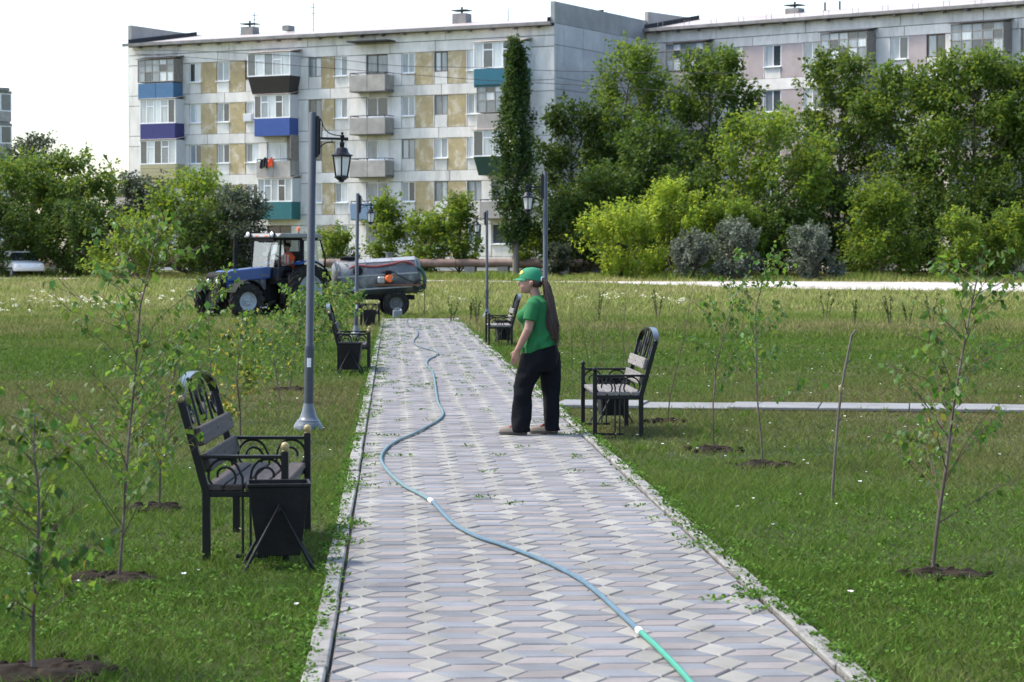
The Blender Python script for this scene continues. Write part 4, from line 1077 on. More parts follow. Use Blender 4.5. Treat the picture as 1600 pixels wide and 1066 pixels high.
def tall_weeds():
    for i, (x, y) in enumerate([(1336, 505), (1392, 508), (1418, 505), (1456, 506), (935, 500), (1028, 498), (705, 502), (735, 500), (745, 505), (1290, 500)]):
        rs = np.random.default_rng(70+i); d = CAMH*FPX/(y-HOR); b0 = at(x, d, ground_z(d)-.03)
        root = empty('tall_weed', b0, 0, 'thin tall dark weed standing up out of the meadow', 'weed', 'tall weeds in the meadow')
        n = 3; b = MB(); P = []; A = []
        for k in range(n):
            hx, hy = rs.normal(0, .14, 2); h = rs.uniform(.5, .85); b.tube([(hx*.1, hy*.1, -.05), (hx*.5, hy*.5, h*.5), (hx, hy, h)], [.012, .010, .004], 5)
            for q in range(34):
                f = rs.uniform(.3, 1); P.append((hx*f, hy*f, h*f)); A.append(rs.normal(0, 1, 3)+np.array([0, 0, .6]))
        b.build('stalk', M('twig_brown'), root)
        tag(link('foliage', leaf_mesh('foliage', np.array(P), np.array(A), rs.uniform(.04, .08, len(P)), M('leaf_maple_dark'), LEAF_V, LEAF_F), root), kind='stuff')
tall_weeds()
build_grass()

# ---------------------------------------------------------------- broad leaved weeds, weeds in the joints, small white flowers
def weeds():
    # rosettes in the lawn: leaves lying close to the ground
    def rosettes(x, y, n, rad, lf, mt, name, label, zoff=.0):
        k = len(x); i = np.repeat(np.arange(k), n); th = RNG.uniform(0, 6.283, k*n); rr = rad*np.sqrt(RNG.random(k*n))
        P = np.stack([x[i]+rr*np.cos(th), y[i]+rr*np.sin(th), zoff+RNG.random(k*n)*lf*.9], 1)
        A = np.stack([np.cos(th)+RNG.normal(0, .5, k*n), np.sin(th)+RNG.normal(0, .5, k*n), RNG.uniform(.1, .9, k*n)], 1)
        me = leaf_mesh(name, P, A, lf*(.6+.8*RNG.random(k*n)), M(mt))
        me.attributes.new('dry', 'FLOAT', 'FACE'); tag(link(name, me), label, 'weeds', kind='stuff')
    d = np.sqrt(RNG.uniform(8**2, 17**2, 5600)); l = RNG.uniform(-1, 1, 5600)*(d*(800/FPX)+1.5); x = l*CA+d*SA; y = -l*SA+d*CA
    k = keep(x, y, .0); pn = np.sin(x*1.9+1)*np.sin(y*.9)+RNG.normal(0, .5, len(x)); k &= (pn > .0) & (RNG.random(len(x)) < np.clip((17.5-d)/7, 0, 1))
    rosettes(x[k], y[k], 12, .05, .021, 'weed_leaves', 'lawn_weeds', 'broad leaved low weeds growing through the lawn')
    # creeping edge along both kerbs
    n = 1500; y = 8+58*RNG.random(n)**1.4; sd_ = RNG.random(n) < .5
    cl = np.sin(y*2.3)+np.sin(y*5.1+1)+np.where(sd_, 0, np.sin(y*1.1))
    x = np.where(sd_, PX0-.10+RNG.exponential(.05, n)*np.clip(cl, .0, 2), PX1+.10-RNG.exponential(.06, n)*np.clip(cl+.3, 0, 2))
    rosettes(x, y, 16, .055, .022, 'weed_leaves', 'edge_weeds', 'knotgrass creeping over the kerbs from the lawn', .0)
    # tufts in the paving joints
    n = 330; y = 12+54*RNG.random(n)**.75; x = PX0+.05+(PX1-PX0-.1)*RNG.random(n)**1.6
    m = RNG.random(n) < np.clip((y-9)/26, .12, 1); x, y = x[m], y[m]
    rosettes(x, y, 26, .07, .020, 'weed_leaves', 'joint_weeds', 'small green weeds growing in the paving joints', .0)
weeds()
mat('petal_white', (.82, .82, .78), .6); mat('petal_cream', (.72, .70, .52), .7, .2, 3, coord='pos')
def flowers():
    n = 300; d = np.sqrt(RNG.uniform(9**2, 42**2, n)); l = RNG.uniform(-1, 1, n)*(d*(800/FPX)+1); x = l*CA+d*SA; y = -l*SA+d*CA
    k = keep(x, y, .1); x, y = x[k], y[k]; n = len(x)
    i = np.repeat(np.arange(n), 5); th = np.tile(np.arange(5)*1.2566, n)
    P = np.stack([x[i], y[i], .06+.03*np.repeat(RNG.random(n), 5)], 1); A = np.stack([np.cos(th), np.sin(th), np.full(5*n, .5)], 1)
    tag(link('white_flowers', leaf_mesh('white_flowers', P, A, np.repeat(.010+.009*RNG.random(n), 5), M('petal_white'))), 'tiny white bindweed flowers dotted over the lawn', 'flowers', kind='stuff')
    # cream umbels far out in the meadow
    P = []; S = []
    spots = [(75, 468), (95, 470), (100, 477), (118, 467), (130, 470), (160, 478), (190, 475), (15, 478), (5, 484), (230, 470), (255, 465), (48, 470), (145, 466), (1010, 462), (1040, 466), (975, 458), (700, 462), (720, 470), (660, 463), (1060, 470), (905, 466), (950, 463), (300, 452), (60, 455), (210, 458), (410, 480), (395, 478), (560, 476)]
    for px, py in spots:
        d = 60.0
        for _ in range(30): d = (CAMH-ground_z(d)-.35)*FPX/(py-HOR) if False else d*.6+.4*((CAMH-ground_z(d)-.30)*FPX/(py-HOR))
        c = at(px, d, ground_z(d)); m_ = RNG.integers(3, 10)
        for _ in range(m_):
            o = RNG.normal(0, 1, 3)*np.array([.28, .5, .10]); h = .25+abs(o[2])
            for q in range(12): P.append((c.x+o[0]+RNG.normal(0, .045), c.y+o[1]+RNG.normal(0, .045), c.z+h+RNG.normal(0, .02)))
    P = np.array(P); A = RNG.normal(0, 1, P.shape)*np.array([1, 1, .3])
    tag(link('meadow_flowers', leaf_mesh('meadow_flowers', P, A, RNG.uniform(.03, .07, len(P)), M('petal_cream'))), 'cream flowering weeds in drifts across the far meadow', 'flowers', kind='stuff')
flowers()
# ================================================================ benches, bins, lamps
def spiral(c, r0, r1, a0, turns, n=22, plane='xz', off=0):
    out = []
    for i in range(n+1):
        t = i/n; a = a0+turns*2*math.pi*t; r_ = r0+(r1-r0)*t
        out.append((c[0]+r_*math.cos(a), off, c[1]+r_*math.sin(a)) if plane == 'xz' else (off, c[0]+r_*math.cos(a), c[1]+r_*math.sin(a)))
    return out
def bez(p0, p1, p2, p3, n=10):
    p0, p1, p2, p3 = map(Vector, (p0, p1, p2, p3)); r_ = []
    for i in range(n+1):
        t = i/n; u = 1-t; r_.append(p0*u**3+p1*3*u*u*t+p2*3*u*t*t+p3*t**3)
    return r_
BL = 1.42                                            # bench length; front faces +x, length along y
def make_bench(wood='bench_wood', knob='gold_paint'):
    r_ = empty('park_bench')
    hl = BL/2; xf, xb = .235, -.205
    back = lambda z: xb-(max(0, z-.36))*.27-.0        # the back posts lean
    bm_ = M('black_metal')
    for y in (-hl, hl):
        MB().box(xf-.02, xf+.02, y-.02, y+.02, -.06, .585).build('front_leg', bm_, r_, bevel=.004)
        b = MB(); zs = [-.06, .15, .36, .6, .86]
        rings = [[(back(z)-.022, y-.02, z), (back(z)+.022, y-.02, z), (back(z)+.022, y+.02, z), (back(z)-.022, y+.02, z)] for z in zs]
        b.loft(rings).build('back_post', bm_, r_, bevel=.003)
        MB().ell((xf, y, .612), (.024, .024, .026), 12, 8).lathe([(.012, .583), (.02, .588), (.012, .594)], 10, (xf, y, 0)).build('finial', M(knob), r_, smooth=True)
        MB().ell((back(.86)-.005, y, .878), (.02, .02, .021), 12, 8).build('back_finial', M(knob), r_, smooth=True)
        MB().box(back(.555)+.02, xf-.02, y-.016, y+.016, .545, .565).build('armrest', bm_, r_, bevel=.003)
        MB().box(back(.36)+.02, xf-.02, y-.016, y+.016, .33, .362).build('seat_rail', bm_, r_, bevel=.003)
        # two scrolls that run down into the middle bars
        s = MB(); xm = (xf+xb)/2+.005
        for sx, c in ((1, (xm+.115, .455)), (-1, (xm-.125, .455))):
            a0 = math.pi*.5
            # outer curve: from the middle bar up over the top, then curl in
            P = []
            x_in = xm+sx*.022; rad = .088
            for i in range(7): P.append((x_in, y, -.03+(.44+.03)*i/6))
            for i in range(1, 15):
                q = math.pi-(math.pi*1.45)*i/14
                P.append((c[0]+sx*math.cos(q)*rad, y, c[1]+math.sin(q)*rad))
            q0 = math.pi-math.pi*1.45
            for i in range(1, 18):
                t = i/17; q = q0-2.0*math.pi*t*.8; rr = rad*(1-.72*t); P.append((c[0]+sx*math.cos(q)*rr+sx*.01*t, y, c[1]+math.sin(q)*rr-.012*t))
            s.tube(P, .0075, 6)
        s.build('arm_scroll', bm_, r_, smooth=True)
        MB().box(xm-.06, xf-.021, y-.012, y+.012, -.012, .010).build('foot_bar', bm_, r_, bevel=.002)
    MB().box(xb+.0, xb+.03, -hl+.02, hl-.02, .33, .36).box(xf-.05, xf-.022, -hl+.02, hl-.02, .335, .36).build('long_rail', bm_, r_)
    # seat of four planks, back of two
    for i in range(4):
        x = xf-.06-.112*i
        MB().box(x-.049, x+.049, -hl+.035-.05, hl-.035+.05, .365, .402).build('seat_slat', M(wood), r_, bevel=.006)
    for z in (.52, .665):
        t = .27; a = Matrix.Translation((back(z)+.042, 0, z)) @ Matrix.Rotation(-math.atan(t), 4, 'Y')
        MB().box(-.018, .018, -hl+.01, hl-.01, -.052, .052, a).build('back_slat', M(wood), r_, bevel=.006)
        for y in (-hl+.06, 0, hl-.06): MB().ell(tuple(a @ Vector((.019, y, 0))), (.005, .009, .009), 8, 5).build('bolt', M('pole_grey'), r_)
    # arched crest: a flat band, with bars and scrolls inside
    n = 26; ring = []
    for i in range(n+1):
        q = math.pi*i/n; y = -hl*math.cos(q)*.985; z = .835+.155*math.sin(q)**.8 if 0 < i < n else .835
        x = back(z); ring.append((x, y, z))
    b = MB(); rings = []
    for i, (x, y, z) in enumerate(ring):
        t = Vector(ring[min(i+1, n)])-Vector(ring[max(i-1, 0)]); nn = Vector((0, -t.z, t.y)).normalized()*.007
        rings.append([(x-.028, y-nn.y, z-nn.z), (x+.028, y-nn.y, z-nn.z), (x+.028, y+nn.y, z+nn.z), (x-.028, y+nn.y, z+nn.z)])
    b.loft(rings).build('crest_band', M('black_metal_gloss'), r_)
    c = MB()
    zt = lambda y: .835+.155*(max(0, 1-(y/hl)**2))**.4-.01
    for y in (-.30, .30):
        c.tube([(back(.70), y, .70), (back(.8), y*.98, .8), (back(zt(y)), y*.95, zt(y))], .0085, 6)
    for sy in (-1, 1):
        P = [(back(z), y, z) for _, y, z in spiral((sy*.50, .80), .085, .02, math.pi*(1.0 if sy > 0 else 0), sy*1.25, 26, 'yz')]
        c.tube([(back(q[2]), q[1], q[2]) for q in P], .008, 6)
        c.tube([(back(q.z), q.y, q.z) for q in bez((0, sy*.02, .72), (0, sy*.20, .78), (0, sy*-.02, .86), (0, sy*.16, zt(.16)), 14)], .010, 6)
        c.tube([(back(q.z), q.y, q.z) for q in bez((0, sy*.02, .72), (0, sy*.06, .82), (0, sy*.14, .80), (0, sy*.10, .90), 14)], .012, 6)
    c.build('crest_ornament', bm_, r_, smooth=True)
    return r_
mat('black_metal_gloss', (.012, .013, .016), .25, .1, 20)
def place_benches():
    A = make_bench('bench_wood', 'gold_paint'); A.location = (-.80, 13.95, 0); A.rotation_euler = (0, 0, R(-3.0))
    tag(A, 'black iron park bench with brown planks and arched back, birch leaves in front', 'bench', 'park benches along the path')
    Bn = make_bench('bench_wood_grey', 'black_metal'); Bn.location = (2.15, 23.1, 0); Bn.rotation_euler = (0, 0, math.pi)
    tag(Bn, 'black iron park bench with weathered grey planks beside the girl', 'bench', 'park benches along the path')
    for loc, rz, lb in (((-.60, 35.9, 0), 0, 'black iron park bench with its back to the row of bushy saplings'), ((-.58, 59.0, 0), 0, 'black iron park bench close to the tank trailer'), ((2.09, 46.4, 0), math.pi, 'black iron park bench at the foot of a lamp post across from the saplings')):
        c = copy_tree(A if loc[0] < 0 else Bn); c.location = loc; c.rotation_euler = (0, 0, rz); c['label'] = lb
place_benches()

mat('bin_black', (.005, .005, .0055), .55, .3, 12, .25, 60, col2=(.009, .008, .0075), spec=.25)
def make_bin():
    r_ = empty('litter_bin')
    b = MB(); t = .006
    def ring(hx, hy, z): return [(-hx, -hy, z), (hx, -hy, z), (hx, hy, z), (-hx, hy, z)]
    b.loft([ring(.115, .10, .05), ring(.165, .13, .425), ring(.172, .137, .426), ring(.172, .137, .445), ring(.160, .125, .445), ring(.108, .092, .062), ring(.02, .02, .060)])
    b.build('bucket', M('bin_black'), r_, bevel=.003)
    for sy in (-1, 1):
        f = MB(); y = sy*.155
        f.tube([(-.19, y+sy*.03, -.03), (0, y, .33), (.19, y+sy*.03, -.03)], .011, 6).tube([(0, sy*.115, .31), (0, y+sy*.012, .31)], .012, 8)
        f.build('stand', M('black_metal'), r_)
    return r_
def place_bins():
    A = make_bin(); A.location = (-.625, 12.93, 0); A.rotation_euler = (0, 0, R(4))
    tag(A, 'black tapered litter bin on crossed legs beside the bench with brown planks', 'litter bin', 'litter bins by the benches')
    for loc, lb in (((-.62, 34.8, 0), 'black litter bin at the end of the bench by the bushy saplings'), ((-.58, 57.9, 0), 'black litter bin at the bench close to the tank trailer'), ((2.26, 24.4, 0), 'black litter bin half hidden behind the bench beside the girl'), ((2.22, 47.5, 0), 'black litter bin behind the bench across from the saplings')):
        c = copy_tree(A); c.location = loc; c['label'] = lb; c.rotation_euler = (0, 0, R(random.uniform(-8, 8)))
place_bins()

def make_lamp():
    """arm points to +x"""
    r_ = empty('street_lamp'); H = 3.10
    MB().lathe([(.047, -.05), (.047, .80), (.046, .812), (.039, .825), (.038, H), (.035, H+.004)], 20).build('pole', M('pole_grey'), r_, smooth=True)
    MB().lathe([(.145, -.04), (.145, .02), (.135, .032), (.128, .05), (.118, .055), (.112, .075), (.10, .08), (.082, .11), (.066, .16), (.054, .21), (.050, .24)], 24).build('base_flange', M('pole_base'), r_, smooth=True)
    MB().lathe([(.0485, .70), (.0485, .78)], 20).build('collar', M('pole_grey'), r_)
    b = MB()
    for i in range(5):
        q = R(-115+i*12); b.v.append((.0495*math.cos(q), .0495*math.sin(q), .60)); b.v.append((.0495*math.cos(q), .0495*math.sin(q), .69))
    for i in range(4): b.f.append((2*i, 2*i+2, 2*i+3, 2*i+1))
    b.build('sticker', M('sticker'), r_)
    k = M('lantern_black')
    MB().box(.034, .064, -.028, .028, H-.43, H-.03).box(.064, .078, -.018, .018, H-.41, H-.05).build('bracket_plate', k, r_, bevel=.005)
    za = H-.25
    arm = MB().box(.072, .325, -.011, .011, za-.012, za+.012).lathe([(.015, -.025), (.019, 0), (.015, .025)], 10, (.325, 0, za), Matrix.Rotation(math.pi/2, 4, 'Y')).build('arm', k, r_, bevel=.003)
    MB().tube([(.078, 0, H-.06), (.09, 0, H-.09), (.09, 0, za+.012)], .005, 6).build('stay', k, r_)
    P = bez((.09, 0, H-.10), (.13, 0, za+.045), (.19, 0, za+.035), (.29, 0, za+.030), 22)
    c = MB()
    for i in range(len(P)-1):
        a, b_ = P[i], P[i+1]; e = (b_-a)*.25; nrm = Vector((0, 1, 0)) if i % 2 else Vector((-(b_-a).z, 0, (b_-a).x)).normalized()
        c.tube([a-e+nrm*.004, b_+e+nrm*.004], .0026, 5).tube([a-e-nrm*.004, b_+e-nrm*.004], .0026, 5)
    c.build('chain', k, r_)
    MB().tube(bez((.078, 0, za-.085), (.11, 0, za-.04), (.15, 0, za-.032), (.21, 0, za-.038), 12), .006, 6).tube([(.19, 0, za-.036), (.19, 0, za-.008)], .005, 6).build('scroll', k, r_, smooth=True)
    # lantern
    lx = .29; z0 = za-.068
    lan = MB().lathe([(.012, .19), (.018, .185), (.011, .16), (.026, .145), (.026, .125), (.017, .11), (.017, .055), (.03, .045), (.028, .0), (.022, -.02), (.055, -.028), (.068, -.045), (.075, -.085), (.10, -.115), (.128, -.125), (.132, -.140), (.118, -.146)][::-1], 18, (lx, 0, z0), Matrix.Diagonal((.84, .84, .70))).build('lantern', k, r_, smooth=True)
    zt, zb, rt, rb = z0-.102, z0-.30, .098, .066
    fr = MB(); rad = lambda f: rt+(rb-rt)*f
    for i in range(6):
        q = math.pi/3*i+math.pi/6; fr.tube([(lx+rt*math.cos(q), rt*math.sin(q), zt+.004), (lx+rb*math.cos(q), rb*math.sin(q), zb)], .0075, 6)
    for z, r0 in ((zt, rt), (zb, rb)):
        pts = [(lx+r0*math.cos(math.pi/3*i+math.pi/6), r0*math.sin(math.pi/3*i+math.pi/6), z) for i in range(6)]
        for i in range(6): fr.tube([pts[i-1], pts[i]], .007, 6)
    fr.lathe([(rb+.007, 0), (rb+.008, -.010), (.044, -.032), (.026, -.044), (.028, -.054), (.010, -.060)][::-1], 12, (lx, 0, zb))
    fr.build('lantern_frame', k, lan, smooth=True)
    for i in range(6):
        q0, q1 = math.pi/3*i+math.pi/6, math.pi/3*(i+1)+math.pi/6; o = .97
        MB().add([(lx+rt*o*math.cos(q0), rt*o*math.sin(q0), zt), (lx+rt*o*math.cos(q1), rt*o*math.sin(q1), zt), (lx+rb*o*math.cos(q1), rb*o*math.sin(q1), zb), (lx+rb*o*math.cos(q0), rb*o*math.sin(q0), zb)], [(0, 1, 2, 3)]).build('lantern_pane', GLASS, lan)
    MB().lathe([(.040, 0), (.043, .03), (.040, .12), (.03, .15)], 14, (lx, 0, zb+.005)).build('diffuser', M('diffuser'), lan, smooth=True)
    return r_
mat('pole_base', (.10, .12, .14), .33, .12, 8, .1, 80)
def opal(name):
    m = bpy.data.materials.new(name); m.use_nodes = True; nt = m.node_tree; L = nt.links.new; b = nt.nodes['Principled BSDF']; out = nt.nodes['Material Output']
    b.inputs['Base Color'].default_value = (.85, .85, .82, 1); b.inputs['Roughness'].default_value = .2
    tr = nd(nt, 'ShaderNodeBsdfTranslucent'); tr.inputs[0].default_value = (.9, .9, .87, 1); m1 = nd(nt, 'ShaderNodeMixShader'); m1.inputs[0].default_value = .6
    L(b.outputs[0], m1.inputs[1]); L(tr.outputs[0], m1.inputs[2])
    tp = nd(nt, 'ShaderNodeBsdfTransparent'); m2 = nd(nt, 'ShaderNodeMixShader'); m2.inputs[0].default_value = .28
    L(m1.outputs[0], m2.inputs[1]); L(tp.outputs[0], m2.inputs[2]); L(m2.outputs[0], out.inputs['Surface']); return m
GLASS = opal('opal_glass')
def place_lamps():
    A = make_lamp(); A.location = (-.835, CAMH*FPX/261/1-.0, 0); A.location.y = 23.4; A.rotation_euler = (0, R(1.0), 0)
    tag(A, 'grey lamp post with black lantern standing between the brown and the second bench', 'street lamp', 'lamp posts along the path')
    for loc, rz, lb in (((-.80, 51.5, 0), 0, 'grey lamp post with black lantern in front of the tank trailer'), ((2.50, 38.8, 0), math.pi, 'grey lamp post with black lantern standing behind the girl'), ((2.74, 69.0, 0), math.pi, 'grey lamp post with black lantern by the bench across from the saplings')):
        c = copy_tree(A); c.location = loc; c.rotation_euler = (0, R(.8) if rz == 0 else 0, rz); c['label'] = lb
place_lamps()

# ================================================================ hose on the path
mat('hose_green', (.025, .24, .15), .4, .15, 30); mat('hose_blue', (.065, .125, .17), .45, .2, 25, col2=(.085, .15, .19), spec=.3); mat('hose_teal', (.075, .145, .155), .42, .2, 25); mat('hose_dark', (.06, .09, .11), .5, .2, 25)
mat('white_plastic', (.8, .8, .78), .4)
def catmull(P, n=8):
    P = [P[0]]+list(P)+[P[-1]]; out = []
    for i in range(1, len(P)-2):
        for k in range(n):
            t = k/n; a, b, c, d = P[i-1], P[i], P[i+1], P[i+2]
            out.append(.5*((2*b)+(c-a)*t+(2*a-5*b+4*c-d)*t*t+(3*b-a-3*c+d)*t**3))
    out.append(P[-2]); return out
def hose():
    root = empty('garden_hose', gp(640, 760), 0, 'long garden hose, blue then green, winding down the paved path', 'hose')
    o = root.location.copy(); rr = .0125
    def run(name, px, m_, r_=rr):
        P = catmull([gp(x, y)-o+Vector((0, 0, r_+.004)) for x, y in px]); MB().tube(P, r_, 8).build(name, M(m_), root, smooth=True)
    run('green_hose', [(1125, 1130), (1098, 1098), (1072, 1066), (1048, 1040), (1022, 1014), (1001, 995)], 'hose_green')
    run('blue_hose', [(1001, 995), (972, 968), (940, 938), (905, 911), (862, 888), (825, 872), (785, 857), (748, 845), (715, 828), (693, 808), (680, 793), (674, 788)], 'hose_blue')
    run('pale_hose', [(673, 787), (655, 776), (632, 764), (612, 747), (599, 731), (595, 718), (603, 704), (620, 692), (645, 681), (668, 669), (686, 658), (692, 650), (690, 642), (684, 630), (681, 612), (679, 596), (675, 582), (667, 572), (669, 564), (680, 558), (684, 556)], 'hose_teal')
    run('dark_hose', [(684, 556), (683, 552), (672, 548), (655, 543), (647, 538), (647, 532), (652, 526), (653, 519), (648, 514), (640, 510), (636, 505), (637, 499)], 'hose_dark')
    for a, b in (((1003, 997), (998, 992)), ((676, 789.5), (671, 785.5))):
        MB().tube([gp(*a)-o+Vector((0, 0, rr+.004)), gp(*b)-o+Vector((0, 0, rr+.004))], rr*1.25, 10).build('coupling', M('white_plastic'), root)
hose()

# ================================================================ pipeline, cables, far lamp
mat('pipe_brown', (.16, .105, .085), .75, .35, 1.2, .3, 8, col2=(.26, .19, .16), coord='pos')
mat('pipe_pale', (.34, .23, .19), .75, .3, 1.2, .3, 8, coord='pos')
def pipeline():
    a, b = at(-250, 141, 0), at(1010, 131, 0); u = (b-a).normalized(); L_ = (b-a).length; root = empty('heating_pipe', Vector((a.x, a.y, ground_z(141)-.03)), math.atan2(u.y, u.x), 'brown insulated heating pipe on concrete blocks in front of the white block', 'pipe')
    zc = .62
    n = 9
    for i in range(n):
        x0, x1 = L_*i/n, L_*(i+1)/n
        MB().lathe([(.20, 0), (.235, .03), (.235, x1-x0-.03), (.20, x1-x0)], 14, (x0, 0, zc), Matrix.Rotation(math.pi/2, 4, 'Y')).build('pipe_length', M('pipe_pale' if i in (2, 3, 4) else 'pipe_brown'), root, smooth=True)
        for q in (x0+.8, (x0+x1)/2): MB().box(q-.3, q+.3, -.3, .3, -.6, zc-.2).build('support_block', M('eave_concrete'), root)
pipeline()
def cables():
    for nm, pts in (('upper', [(212, 80), (291, 81), (480, 90), (620, 104), (745, 107), (900, 113), (1150, 116)]), ('lower', [(212, 86), (285, 90), (480, 105), (620, 116), (750, 126), (900, 134), (1150, 150)])):
        P = catmull([at(x, dd, zrow(y, dd)) for x, y in pts for dd in [159.0-(x-212)*.0285]], 4)
        o = MB().tube(P, .018, 5).build('overhead_cable', M('roof_felt')); tag(o, 'thin %s black cable strung in front of the white block' % nm, 'cable')
cables()
def far_lamp():
    d = 175; zg = ground_z(d)-.03; p = at(177, d, zg); o = empty('street_lamp', p, 0, 'leaning grey street lamp above the bushes before the low grey building', 'street lamp'); s = d/FPX
    h = zrow(246, d)-zg; k = zrow(272, d)-zg
    P = [(0, 0, -.3), (0, 0, k*.6), (-.02, 0, k), (-.15, 0, k+.6), (-.42, 0, h-.15)]
    MB().tube(P, [.09, .08, .06, .05, .04], 8).build('pole', M('pole_grey'), o, smooth=True)
    MB().ell((-.52, 0, h), (.10, .09, .28), 10, 6, Matrix.Rotation(R(-35), 3, 'Y')).build('lamp_head', M('pole_grey'), o, smooth=True)
    MB().tube([(0, 0, k*.93), (.25, 0, k*.93+.1), (.45, 0, k*.93+.28)], .03, 6).ell((.55, 0, k*.93+.36), (.2, .08, .1), 8, 6, Matrix.Rotation(R(-40), 3, 'Y')).build('side_head', M('pole_grey'), o, smooth=True)
far_lamp()

# ================================================================ white car under the trees
mat('car_white', (.78, .78, .77), .25, .03, 3, coat=.5); mat('tyre', (.022, .022, .022), .85, .3, 20, .4, 80); mat('rim_grey', (.30, .33, .36), .5, .25, 10)
mat('dark_glass', (.02, .025, .03), .05, spec=.8)
def car():
    d = 128.6; p = at(33, d, ground_z(d)-.03); r_ = empty('parked_car', p, R(-68), 'white car parked under the dark trees', 'car')
    prof = [(-2.0, .35), (2.0, .35), (2.05, .6), (1.95, .78), (1.15, .92), (-1.55, .95), (-2.05, .85), (-2.1, .5)]
    MB().prism(prof, 'y', -.8, .8).build('body', M('car_white'), r_, bevel=.06, seg=2, smooth=True)
    a = [(-1.65, .94), (1.05, .915), (.45, 1.36), (-.95, 1.38)]
    MB().loft([[(x, -.76+.14*(z > 1), z) for x, z in a], [(x, .76-.14*(z > 1), z) for x, z in a]]).build('windows', M('dark_glass'), r_, bevel=.03)
    MB().prism([(-.95, 1.375), (.45, 1.355), (.35, 1.42), (-.85, 1.44)], 'y', -.64, .64).box(-.1, .0, -.772, -.74, .9, 1.0).build('roof', M('car_white'), r_, bevel=.03)
    for x in (-1.25, 1.25):
        for y in (-.72, .72):
            w_ = MB().lathe([(.2, -.09), (.30, -.09), (.31, 0), (.30, .09), (.2, .09)], 16, (x, y, .30), Matrix.Rotation(math.pi/2, 4, 'X')).build('wheel', M('tyre'), r_)
            MB().lathe([(.19, -.095), (.19, .095)], 12, (x, y, .30), Matrix.Rotation(math.pi/2, 4, 'X')).build('rim', M('rim_grey'), w_)
    for y in (-.6, .6): MB().ell((2.0, y, .68), (.06, .14, .07), 8, 6).build('headlight', M('diffuser'), r_)
car()
# ================================================================ tractor and tank trailer
mat('tractor_blue', (.012, .052, .19), .40, .12, 5, .05, 60, coat=.3); mat('tractor_black', (.009, .009, .010), .72, .3, 8, .15, 50, spec=.2); mat('tractor_grey', (.10, .105, .11), .6, .3, 8, .2, 50)
mat('cab_roof_grey', (.19, .19, .185), .5, .15, 4); mat('orange_lamp', (.85, .16, .03), .3); mat('lamp_glass', (.75, .77, .78), .1, spec=.8); mat('rubber', (.018, .0175, .017), .85, .35, 14, .3, 60, col2=(.034, .032, .028), spec=.15)
mat('tank_grey', (.095, .104, .114), .42, .25, 3, .1, 20, col2=(.22, .225, .225), metal=.2); mat('tank_worn_sunlit', (.30, .31, .315), .38, .25, 4, metal=.2); mat('hose_red', (.22, .045, .04), .5); mat('hose_black', (.015, .017, .016), .45); mat('hose_dgreen', (.02, .06, .045), .45)
mat('drum_grey', (.15, .175, .19), .5, .2, 12); mat('vest_orange', (.75, .10, .02), .75, .12, 12); mat('vest_grey', (.6, .6, .58), .5); mat('skin', (.30, .165, .122), .55, .06, 20); mat('dark_cloth', (.018, .018, .022), .85, .25, 12, .2, 60)
mat('shirt_green', (.004, .115, .030), .85, .16, 6, .55, 7, bdist=.03); mat('cap_green', (.006, .18, .085), .75, .06, 12); mat('emblem_yellow', (.75, .60, .10), .6); mat('trousers_black', (.0055, .0062, .0085), .9, .25, 9, .45, 8, spec=.15, bdist=.03)
mat('hair_brown', (.040, .021, .013), .45, .5, 30, .5, 60, stretch=(7, 7, .35)); mat('shoe_pale', (.15, .125, .105), .7, .15, 20); mat('shoe_red', (.17, .02, .025), .7, .2, 30); mat('sole_dark', (.05, .045, .04), .8); mat('eye_white', (.7, .7, .7), .3); mat('eye_dark', (.02, .012, .01), .3); mat('lip', (.36, .15, .13), .5)
CAB_GLASS = glass_mat('cab_glass', (.80, .86, .88), .82); SHADE_GLASS = glass_mat('shade_glass', (.28, .31, .33), .86)  # cab's inner shade put into the dark tint of far and rear panes

